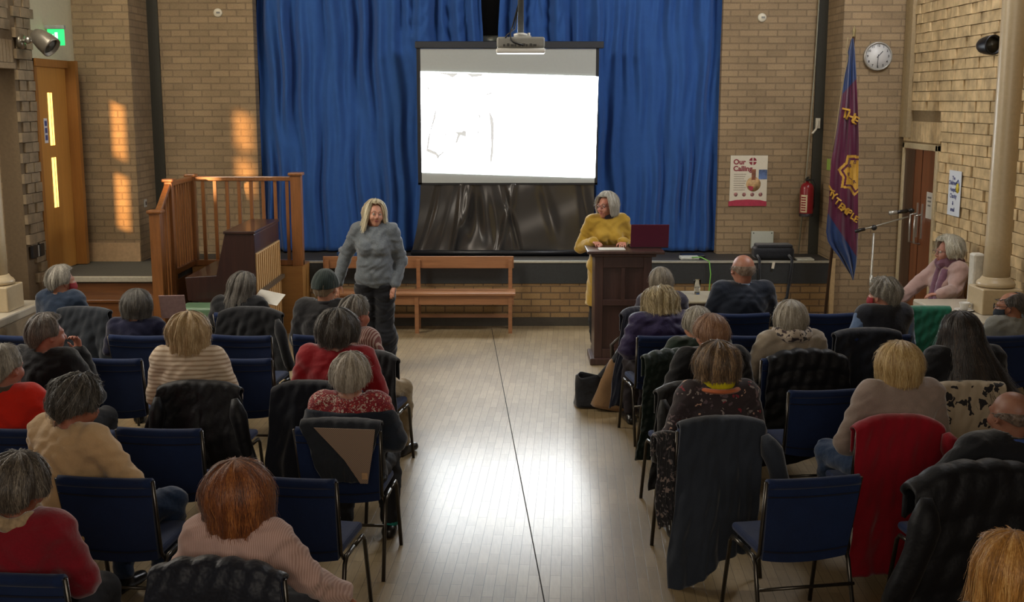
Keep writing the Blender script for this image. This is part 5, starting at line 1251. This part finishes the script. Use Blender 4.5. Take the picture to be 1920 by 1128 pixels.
# ---------------- right block
f = seated(1238, 504, 'front', 'person with smooth grey brown hair in a lilac grey jacket, front row right', yaw=10, head=(8, 10, 0), hair=Hair(W=.20, D=.235, tb=128, ts=104, db=.02, ds=.02, cols=('#4d463a', '#756c5c', '#9c9382'), seed=15, n=380, wave=.003), top=fabric('lilac_grey_jacket', '#3d3a48', .85, 240, .2, .5), top_kw=dict(off=.02, name='jacket'), fat=1.05)
f = seated(1238, 541, 'A', 'person with tousled blonde grey hair leaning forward in a purple padded coat', yaw=12, lean=16, head=(6, 26, 0), hair=Hair(W=.285, D=.27, tb=116, ts=108, db=.07, ds=.09, wave=.015, wf=7, curl=-.3, cols=('#6a5a3c', '#9a8860', '#d0c096'), seed=16, n=620, fly=.5), top=fabric('deep_purple_padded', '#21173f', .6, 160, .2, .6, .2), top_kw=dict(off=.035, loose=.02, quilt=.09, name='padded_coat'), wid=1.3, fat=1.15, legs_m=plain('plum_black_trousers', '#181118', .85), over=dict(kneeL=(-.16, .40, .52), kneeR=(.04, .45, .51), ankL=(-.16, .42, .08), ankR=(-.02, .50, .08)), dy=-.0)
f = seated(1392, 477, 'front', 'bald person in a dark navy jacket, front row right', yaw=4, head=(6, 0, 0), bare=True, hair=Hair(W=.160, D=.195, top=.105, th0=76, th0f=88, tb=112, ts=96, low=.11, n=90, cols=('#5f4c3e', '#806d5c', '#9a8876'), seed=17, wave=.002, sw=.002), top=fabric('navy_blazer', '#101a2a', .8, 300, .12, .3), top_kw=dict(off=.026, name='blazer'), wid=1.28, fat=1.18, hs=1.2, skin_col='#a0705a')
ring_collar(f, f.body, plain('pale_blue_collar', '#7f97b5', .8), r=.070, hgt=.035, th=.008, name='shirt_collar')
f = seated(1653, 523, 'A', 'person with curly grey hair, red face mask and navy gilet on pale blue sleeves', yaw=12, head=(34, 0, 0), hair=Hair(W=.235, D=.25, tb=124, ts=94, wave=.014, wf=9, cols=('#4f4a41', '#857f72', '#b9b4a8'), seed=18, n=520, fly=.4), top=fabric('pale_blue_fleece', '#5d7396', .9, 240, .12, .4), top_kw=dict(off=.016, name='fleece'), wid=1.12, fat=1.05, skin_col='#b0806a')
G = SDF((-.45, -.35, .45), (.45, .45, 1.35), .012); f.torso(G, .034, .05); X, Y, Z = G.grid(); G.D = np.maximum(G.D, (.50 - Z).astype(np.float32)); nb_ = f.J['nb']
G.D = np.maximum(G.D, (.072 - np.sqrt((X - nb_[0]) ** 2 + (Y - nb_[1] - .03) ** 2 + (Z - nb_[2] - .08) ** 2)).astype(np.float32)); v_, f_ = G.mesh(); mesh_obj('gilet', v_, f_, fabric('navy_gilet', '#12151f', .8, 300, .2, .4), f.body)
ring_collar(f, f.body, fabric('gilet_collar', '#12151f', .8), r=.074, hgt=.055, name='gilet_collar'); face_mask(f, f.body, red_mask)
f = seated(1893, 548, 'A', 'balding person in dark face mask, glasses and grey shirt at the right edge', yaw=16, head=(48, 4, 0), bare=True, hair=Hair(W=.195, D=.225, top=.118, th0=38, th0f=70, tb=124, ts=90, n=260, cols=('#1e1b18', '#3a342e', '#6b6259'), seed=19, wave=.003), top=fabric('grey_shirt', '#6f6f68', .85, 260, .1, .4), top_kw=dict(off=.02, name='shirt'), wid=1.12, fat=1.1, skin_col='#9a6a50', over=dict(ankL=(-.14, .30, .08), ankR=(.14, .30, .08), kneeL=(-.12, .38, .51), kneeR=(.12, .38, .51)))
glasses(f, f.body); face_mask(f, f.body, dark_mask); ring_collar(f, f.body, plain('pale_teal_collar', '#8fb0ac', .8), r=.074, hgt=.035, th=.009, name='shirt_collar')
f = seated(1306, 578, 'B', 'elderly person with white hair in a green jumper behind the side table', yaw=12, head=(10, 6, 0), hair=Hair(W=.215, D=.24, tb=130, ts=102, cols=('#6b6455', '#918a7a', '#c6c1b4'), seed=20, n=380, wave=.004), top=fabric('bottle_green_knit', '#17281f', .95, 200, .15, .4, .4), top_kw=dict(off=.022), wid=1.12, fat=1.08, over=dict(elL=(-.30, .04, .76)))
f = seated(1480, 566, 'B', 'person with short silver hair, spotted scarf and oatmeal cardigan, right block', yaw=8, head=(10, 4, 0), hair=Hair(W=.235, D=.25, tb=128, ts=112, cols=('#6d6454', '#989080', '#cbc6b8'), seed=21, n=460, wave=.004, ds=.03), top=fabric('oatmeal_knit', '#8f8474', .95, 200, .12, .4, .4), top_kw=dict(off=.022, loose=.016, name='cardigan'), wid=1.18, fat=1.08, over=dict(elL=(-.33, .02, .72)))
ring_collar(f, f.body, blotches('spotted_scarf', '#a39686', ['#2c2226', '#3b2d30', '#231c20'], 26, thr=.42), r=.112, hgt=.10, th=.034, name='spotted_scarf', lumps=.010, z=.012)
f = seated(1331, 590, 'C', 'balding person with ginger grey hair in a black jacket, right block by the aisle', yaw=12, head=(8, 2, 0), hair=Hair(W=.225, D=.25, top=.128, tb=128, ts=98, cols=('#5b3c28', '#8a6448', '#b08c6c'), seed=22, n=420, wave=.003), top=black_c, top_kw=dict(off=.026, loose=.016, name='jacket'), wid=1.15, fat=1.12, skin_col='#a87560', over=dict(elL=(-.33, .02, .74)))
f = seated(1800, 588, 'C', 'person with very long dark brown hair in black clothing, right block', yaw=8, head=(12, 6, -6), hair=Hair(W=.24, D=.255, tb=108, ts=104, db=.36, ds=.40, curl=-.5, lift=.28, wave=.008, cols=('#0b0807', '#17100d', '#4a3828'), seed=23, n=900, fly=.15), top=black_c, top_kw=dict(off=.022), wid=1.3, fat=1.15)
f = seated(1343, 643, 'D', 'person with streaked brown bob, yellow collar and dark floral dress', yaw=6, head=(6, 2, 0), hair=Hair(W=.26, D=.26, tb=112, ts=108, db=.035, ds=.04, curl=.1, wave=.006, cols=('#2a2017', '#5b4631', '#b4936a'), seed=24, n=800, fly=.15), top=blotches('dark_floral_print', '#2a2024', ['#5a4a50', '#7c2430', '#8a807c', '#b5907c', '#3c3036', '#6d5c60'], 24, thr=.34), top_kw=dict(off=.016, name='dress'), wid=1.12, fat=1.05, skin_col='#b0644a', neckcut=.10)
ring_collar(f, f.body, plain('bright_yellow_collar', '#c6bd10', .85), r=.088, hgt=.06, th=.010, name='yellow_collar', z=.022)
ring_collar(f, f.body, fabric('orange_cowl', '#b5633c', .9, 200, .1, .3), r=.112, hgt=.03, th=.02, name='orange_neckline', z=-.012)
f = seated(1683, 644, 'D', 'person with smooth blonde bob in a pale pink jumper over the red coat', yaw=8, head=(8, 4, 0), hair=Hair(W=.27, D=.265, tb=118, ts=114, db=.055, ds=.07, curl=.8, wave=.004, cols=('#8a6c3e', '#b59761', '#dcc795'), seed=25, n=800, fly=.08), top=fabric('pale_pink_grey_knit', '#8f7f76', .95, 220, .1, .35, .4), top_kw=dict(off=.024, loose=.016), wid=1.2, fat=1.12, legs_m=fabric('mid_blue_jeans', '#1f3350', .85, 200, .15, .5), over=dict(elL=(-.34, .05, .70), kneeL=(-.24, .42, .54)))
f = seated(1893, 733, 'E', 'bald person with blue shirt collar in a black jacket, right edge', yaw=10, head=(10, 2, 0), bare=True, hair=Hair(W=.160, D=.195, top=.105, th0=82, th0f=95, tb=112, ts=98, low=.11, n=90, cols=('#3d3129', '#5f4f43', '#7d6a5a'), seed=26, wave=.002, sw=.002), top=fabric('black_wool_jacket', '#0e1117', .85, 260, .2, .45), top_kw=dict(off=.03, loose=.02, name='jacket'), wid=1.32, fat=1.2, hs=1.1, skin_col='#8d6450', over=dict(elL=(-.42, .06, .74)))
ring_collar(f, f.body, plain('mid_blue_collar', '#2c4684', .8), r=.086, hgt=.05, th=.012, name='shirt_collar')
f = seated(1888, 1010, 'G', 'person with straight golden blonde hair at the bottom right corner', yaw=6, head=(6, 4, 4), hair=Hair(W=.26, D=.265, top=.145, tb=112, ts=108, db=.2, ds=.2, curl=0, wave=.006, cols=('#7c5420', '#b8823c', '#e3b872'), seed=27, n=900, sw=.0026, fly=.2), top=black_c)

# ---------------- presenters and the woman by the ledge
blue_grey = blotches('blue_grey_print_top', '#5b6268', ['#646b72', '#545b62', '#6b7176'], 60, thr=.5)
def put(fig, px, Y, yaw):
    hc = fig.hc; ro = R(yaw); x = XW(px, Y, hc.z); return (x - (hc.x * math.cos(ro) - hc.y * math.sin(ro)), Y - (hc.x * math.sin(ro) + hc.y * math.cos(ro)), 0)
# facing the camera: yaw 180
f = Fig(STAND, 1.02, 1.16, -1, (24, -4, -4), dict(elL=(-.245, -.06, 1.07), wrL=(-.20, .05, .87), elR=(.31, -.10, 1.10), wrR=(.37, .00, .86), ankL=(-.075, -.02, .08), ankR=(.075, -.02, .08), kneeL=(-.085, .01, .47), kneeR=(.085, .01, .47)), 1.0, 1.05)
b = dress(f, put(f, 703, 11.2, 176), 176, 'person with long white blonde hair in blue-grey top, standing before the bench', '#bd8c74', blue_grey, dict(off=.022, loose=.010, bust=.012, hemz=.83, name='long_sleeved_top', fold=.005, belly=.015), legs_m=fabric('black_navy_trousers', '#0b0d14', .85, 200, .15, .4), h=.0085, neckcut=.07, leg_loose=.045)
Hair(W=.215, D=.235, top=.135, ff=50, hl=46, tb=112, ts=104, db=.16, ds=.15, wave=.012, curl=-.25, lift=.06, cols=('#a39572', '#cfc4a4', '#efe8d2'), n=700, seed=31, fly=.3).build('hair', b, f.MH)
eyes_lips(f, b)
tag(obj('bracelet', MB().tube([(f.J['wrR'] + V3(.033 * math.cos(a), .033 * math.sin(a), .01)) for a in np.linspace(0, 2 * PI, 18)], .004, 6), steel, b))
f2 = Fig(STAND, 1.035, 1.14, 6, (-46, 2, 0), dict(elL=(-.25, .02, 1.10), wrL=(-.13, .26, 1.185), elR=(.27, .0, 1.10), wrR=(.17, .25, 1.185)), 1.02, 1.08)
b = dress(f2, put(f2, 1137, 12.02, 184), 184, 'person with grey bob in mustard yellow dress standing behind the lectern', '#bd8672', fabric('mustard_knit', '#a5842c', .9, 260, .1, .35, .35), dict(off=.018, loose=.012, bust=.014, name='dress', skirt=.50), h=.0085, neckcut=.075,
      hands=dict(L=dict(d=(.2, 1, -.1), n=(0, 0, -1), s=(1, 0, 0), curl=.35), R=dict(d=(-.3, 1, .0), n=(0, 0, -1), s=(-1, 0, 0), curl=.6)))
Hair(W=.225, D=.245, top=.138, ff=48, hl=50, tb=116, ts=112, db=.05, ds=.06, wave=.006, curl=.5, cols=('#7c786c', '#a8a497', '#dcd9cc'), n=600, seed=32, fly=.2).build('hair', b, f2.MH)
eyes_lips(f2, b); glasses(f2, b, '#5a2c2a'); ring_collar(f2, b, fabric('dark_purple_scarf', '#2a2430', .9, 120, .3, .6), r=.074, hgt=.05, th=.014, name='neck_scarf', lumps=.006)
# seated sideways by the right ledge, looking left towards the screen
f3 = Fig(SEATED, 1.0, 1.08, 4, (-8, 2, 0), dict(elL=(-.27, .12, .84), wrL=(-.34, .33, .835), elR=(.24, .26, .82), wrR=(.16, .50, .66), ankL=(-.14, .40, .08), ankR=(.12, .36, .08)), 1.05, 1.08)
yw = 104
top3 = 443; Yh = 11.1
loc = put(f3, 1776, Yh, yw); a = R(CP) + math.atan((top3 - 564) / CF); print('seated woman head wants z', CH - Yh * math.tan(a), 'has', f3.head_top())
loc = (loc[0], loc[1], 0)
b = dress(f3, loc, yw, 'person with curly white hair, lilac scarf and pale pink cardigan beside the right ledge', '#b07f6c', fabric('pale_pink_cardigan', '#9c8078', .95, 220, .1, .35, .4), dict(off=.022, loose=.014, name='cardigan', bust=.01), h=.009, legs_m=plain('dark_skirt', '#1a1a26', .85),
      hands=dict(L=dict(d=(.5, 1, -.05), n=(0, 0, -1), s=(1, 0, 0), curl=.5), R=dict(d=(-.1, 1, -.4), n=(0, -.2, -1), s=(-1, 0, 0), curl=.3)))
Hair(W=.255, D=.265, top=.145, ff=52, hl=50, tb=124, ts=108, wave=.014, wf=8, cols=('#857f6b', '#b1ab97', '#dedacb'), n=650, seed=33, fly=.4, ds=.02).build('hair', b, f3.MH)
eyes_lips(f3, b); glasses(f3, b, '#4a3d3c')
lil = fabric('lilac_scarf', '#6c4a5a', .9, 160, .2, .6, .3)
rc = ring_collar(f3, b, lil, r=.095, hgt=.11, th=.034, name='lilac_scarf', lumps=.016)
for s_, L in ((-1, .34), (.3, .40)):
    nb_ = f3.J['nb']; pts = [nb_ + V3(s_ * .07, .09 + .045 * math.sin(t * 2), -.02 - L * t) for t in np.linspace(0, 1, 9)]
    obj('scarf_end', MB().tube(pts, [.036 + .03 * t for t in np.linspace(0, 1, 9)], 12), lil, rc)

# ================================================================== CHAIRS IN THEIR ROWS
CHAIRS = [(150, 'front', -8, 'blue meeting chair under the charcoal coat, front row left'), (452, 'front', -6, 'blue meeting chair under the black coat by the piano', .0),
 (1238, 'front', 10, 'blue meeting chair in the front row next to the lectern'), (1392, 'front', 5, 'blue meeting chair under the bald person in navy'), (1550, 'front', 2, 'empty blue meeting chair in front of the flag'), (1728, 'front', 2, 'blue meeting chair under the teal fleece'),
 (25, 'A', -10, 'blue meeting chair at the left edge, below the cream ledge'), (260, 'A', -4, 'blue meeting chair of the person in the navy jumper'), (452, 'A', -6, 'empty blue meeting chair behind the person in the black coat by the piano'), (605, 'A', -6, 'blue meeting chair of the person in the green beanie'),
 (1252, 'A', 8, 'blue meeting chair behind the purple padded coat'), (1420, 'A', 6, 'blue meeting chair behind the bald person in navy'), (1653, 'A', 8, 'blue meeting chair of the person in the navy gilet'), (1890, 'A', 10, 'blue meeting chair of the person in the grey shirt at the right edge'),
 (204, 'B', -6, 'empty blue meeting chair behind the person in the navy jumper'), (447, 'B', -4, 'empty blue meeting chair between the cream stripes and the red jumper'), (672, 'B', -10, 'blue meeting chair of the person in the striped shirt'), (1300, 'B', 10, 'blue meeting chair of the person in the green jumper'), (1490, 'B', 6, 'blue meeting chair of the person in the spotted scarf'), (1770, 'B', 6, 'blue meeting chair behind the teal fleece'),
 (85, 'C', -8, 'blue meeting chair of the person resting chin on hand'), (372, 'C', -5, 'blue meeting chair of the person in cream stripes'), (610, 'C', -7, 'blue meeting chair of the person in the red jumper'), (1322, 'C', 10, 'blue meeting chair of the ginger haired person in black'), (1548, 'C', 7, 'empty blue meeting chair left of the blonde bob'), (1808, 'C', 6, 'blue meeting chair of the person with very long dark hair'),
 (5, 'D', -6, 'blue meeting chair of the person in the bright red shirt'), (298, 'D', -4, 'empty blue meeting chair right of the cream T-shirt'), (632, 'D', -5, 'blue meeting chair of the person in the red floral top'), (1350, 'D', 6, 'blue meeting chair under the long slate grey coat'), (1686, 'D', 6, 'blue meeting chair under the crimson coat'),
 (196, 'E', -6, 'blue meeting chair of the person in the cream T-shirt'), (540, 'E', -9, 'empty blue meeting chair right of the auburn bob'), (1526, 'E', 10, 'empty blue meeting chair in front of the crimson coat, right block'), (1860, 'E', 8, 'blue meeting chair under the black puffer coat at the right edge'),
 (10, 'F', -6, 'blue meeting chair of the person in the crimson jumper, bottom left corner'), (420, 'F', -8, 'blue meeting chair under the dark quilted coat at the bottom')]
for c_ in CHAIRS: chair(c_[0], c_[1], c_[2], c_[3])

# ================================================================== COATS ON CHAIR BACKS
coat('charcoal coat over the chair back behind the person in the denim jacket', 158, 'front', yaw=-10, mat=char_c, back=.52, wt=.23, wb=.30, seed=1, droop=.02, asym=.15)
coat('black coat over the chair back by the green piano stool cushion', 470, 'front', yaw=-6, mat=black_c, back=.50, wt=.27, wb=.34, seed=2, droop=.05, sleeves=((1, .42, .12, .05),), name='black_coat')
coat('black coat over the aisle chair back of the person in the striped shirt', 697, 'B', yaw=-16, mat=black_c, back=.72, wt=.19, wb=.20, seed=3, amp=.025, droop=.05, name='black_coat', skew=.03)
coat('black padded coat over the chair back of the person in cream stripes', 375, 'C', yaw=-5, mat=puff_b, back=.50, wt=.26, wb=.40, seed=4, droop=.04, quilt=0, amp=.035, sleeves=((1, .40, .10, .055), (-1, .4, .03, .05)), name='padded_coat')
coat('dark navy coat over the chair back of the person in the red jumper', 585, 'C', yaw=-8, mat=navy_c, back=.60, wt=.25, wb=.28, seed=5, droop=.05, name='navy_coat')
hc_ = coat('dark coat with checked lining over the chair back at the left aisle', 640, 'D', yaw=-4, mat=char_c, back=.30, wt=.22, wb=.12, seed=6, amp=.008, droop=.01, hem=.0, skew=.02, name='lined_coat', th=.008)
M = NT('houndstooth_lining'); ck_ = M.n('ShaderNodeTexChecker'); ck_.inputs['Scale'].default_value = 190; M.l(M.coord(), ck_.inputs[0]); ck_.inputs[1].default_value = C('#6b5a4e'); ck_.inputs[2].default_value = C('#9c8672'); M.l(ck_.outputs[0], M.b.inputs['Base Color']); M.set(Roughness=.9)
lin = obj('checked_lining', MB().prism([(-.13, .005), (.20, .0), (.185, -.12), (.155, -.30), (.115, -.30), (.03, -.17)], -.088, -.083), M.m, hc_)
obj('care_label', MB().box(.125, .155, -.092, -.088, -.275, -.24), plain('care_label_cream', '#b08d66', .7), lin)
coat('dark quilted coat over the chair back of the person in pink, bottom edge', 408, 'F', yaw=-8, mat=fabric('dark_grey_nylon', '#1b1f29', .5, 100, .25, .9, .1), back=.55, wt=.26, wb=.32, seed=7, amp=.015, nf=2, droop=.05, quilt=.11, name='quilted_coat', ztop=.865)
coat('dark coat hanging to the floor from the front row chair beside the lectern', 1196, 'front', yaw=16, mat=fabric('ink_navy_coat', '#161827', .8, 300, .2, .4), back=.78, wt=.15, wb=.20, seed=8, droop=.05, amp=.02, skew=-.10, name='dark_coat')
coat('dark green quilted coat hanging at the aisle behind the purple padded coat', 1262, 'B', yaw=14, mat=green_c, back=.66, wt=.22, wb=.21, seed=9, droop=.04, amp=.015, quilt=.055, skew=-.08, name='green_coat')
coat('black jacket over the chair back of the ginger haired person', 1300, 'C', yaw=12, mat=fabric('black_waxed_cloth', '#101112', .55, 200, .2, .5), back=.55, wt=.24, wb=.27, seed=10, droop=.05, skew=-.03, sleeves=((-1, .38, .02, .05),), name='black_jacket')
coat('long slate grey coat over the chair back in front of the floral dress', 1352, 'D', yaw=6, mat=grey_c, back=.80, front=.16, wt=.235, wb=.23, seed=11, amp=.032, nf=6, droop=.03, asym=-.12, skew=-.07, sleeves=((1, .34, .13, .062),), name='grey_coat', ztop=.885, hem=.04)
coat('bulky black puffer coat over the chair back of the person in the spotted scarf', 1512, 'B', yaw=6, mat=puff_b, back=.70, wt=.28, wb=.34, seed=12, droop=.06, amp=.018, nf=2, quilt=.10, name='puffer_coat')
coat('dark navy coat over the chair back of the person in the navy gilet', 1625, 'A', yaw=8, mat=navy_c, back=.50, wt=.26, wb=.30, seed=13, droop=.03, name='navy_coat')
coat('teal fleece over the front row chair beside the cream ledge', 1728, 'front', yaw=2, mat=teal_c, back=.46, wt=.235, wb=.20, seed=14, droop=.0, amp=.012, name='teal_fleece', front=.2, ztop=.88)
flo = blotches('black_leaf_print', '#a3957f', ['#15131a', '#15131a', '#a3957f', '#a3957f', '#a3957f'], 20, thr=.46, seed=3)
coat('cream coat with black leaf print over the chair back below the very long hair', 1812, 'C', yaw=6, mat=flo, back=.55, wt=.235, wb=.24, seed=15, droop=.01, amp=.012, name='cream_coat', ztop=.87)
coat('crimson wool coat over the chair back below the blonde bob', 1684, 'D', yaw=6, mat=red_c, back=.80, wt=.25, wb=.27, seed=16, droop=.06, amp=.025, name='crimson_coat', ztop=.895, sleeves=((1, .30, .08, .06),), hem=.03)
coat('bulky black puffer coat over the chair back in the bottom right', 1838, 'E', dy=-.12, yaw=8, mat=puff_b, back=.80, wt=.34, wb=.50, seed=17, droop=.10, amp=.02, nf=1, quilt=.16, name='puffer_coat', ztop=.90, th=.03, halfd=.07, sleeves=((-1, .5, .12, .075),))
coat('dark flowered scarf hanging on the left side of the long slate grey coat', 1246, 'D', dy=.03, yaw=30, mat=blotches('flowered_scarf', '#17161b', ['#5f5a5c', '#3a3439', '#7d6f6a'], 30, thr=.35), back=.46, wt=.07, wb=.09, seed=19, amp=.02, droop=.01, name='flowered_scarf', cat='scarf', ztop=.80, front=.1, halfd=.03)
# papers held in the audience
tag(obj('paper_sheet', MB().box(-.10, .10, -.002, .002, -.10, .13), plain('pinkish_paper', '#b59a98', .7), loc=(XW(322, 9.2, .9), 9.25, .96), rot=(.5, 0, .15)), 'pale pink booklet standing beside the person in the navy jumper', 'booklet')
tag(obj('paper_sheet', MB().box(-.12, .12, -.08, .08, -.002, .002), paper, loc=(XW(502, 9.9, .9), 9.95, .93), rot=(.5, .15, -.3)), 'white sheet of paper held by the person in black by the piano', 'paper')
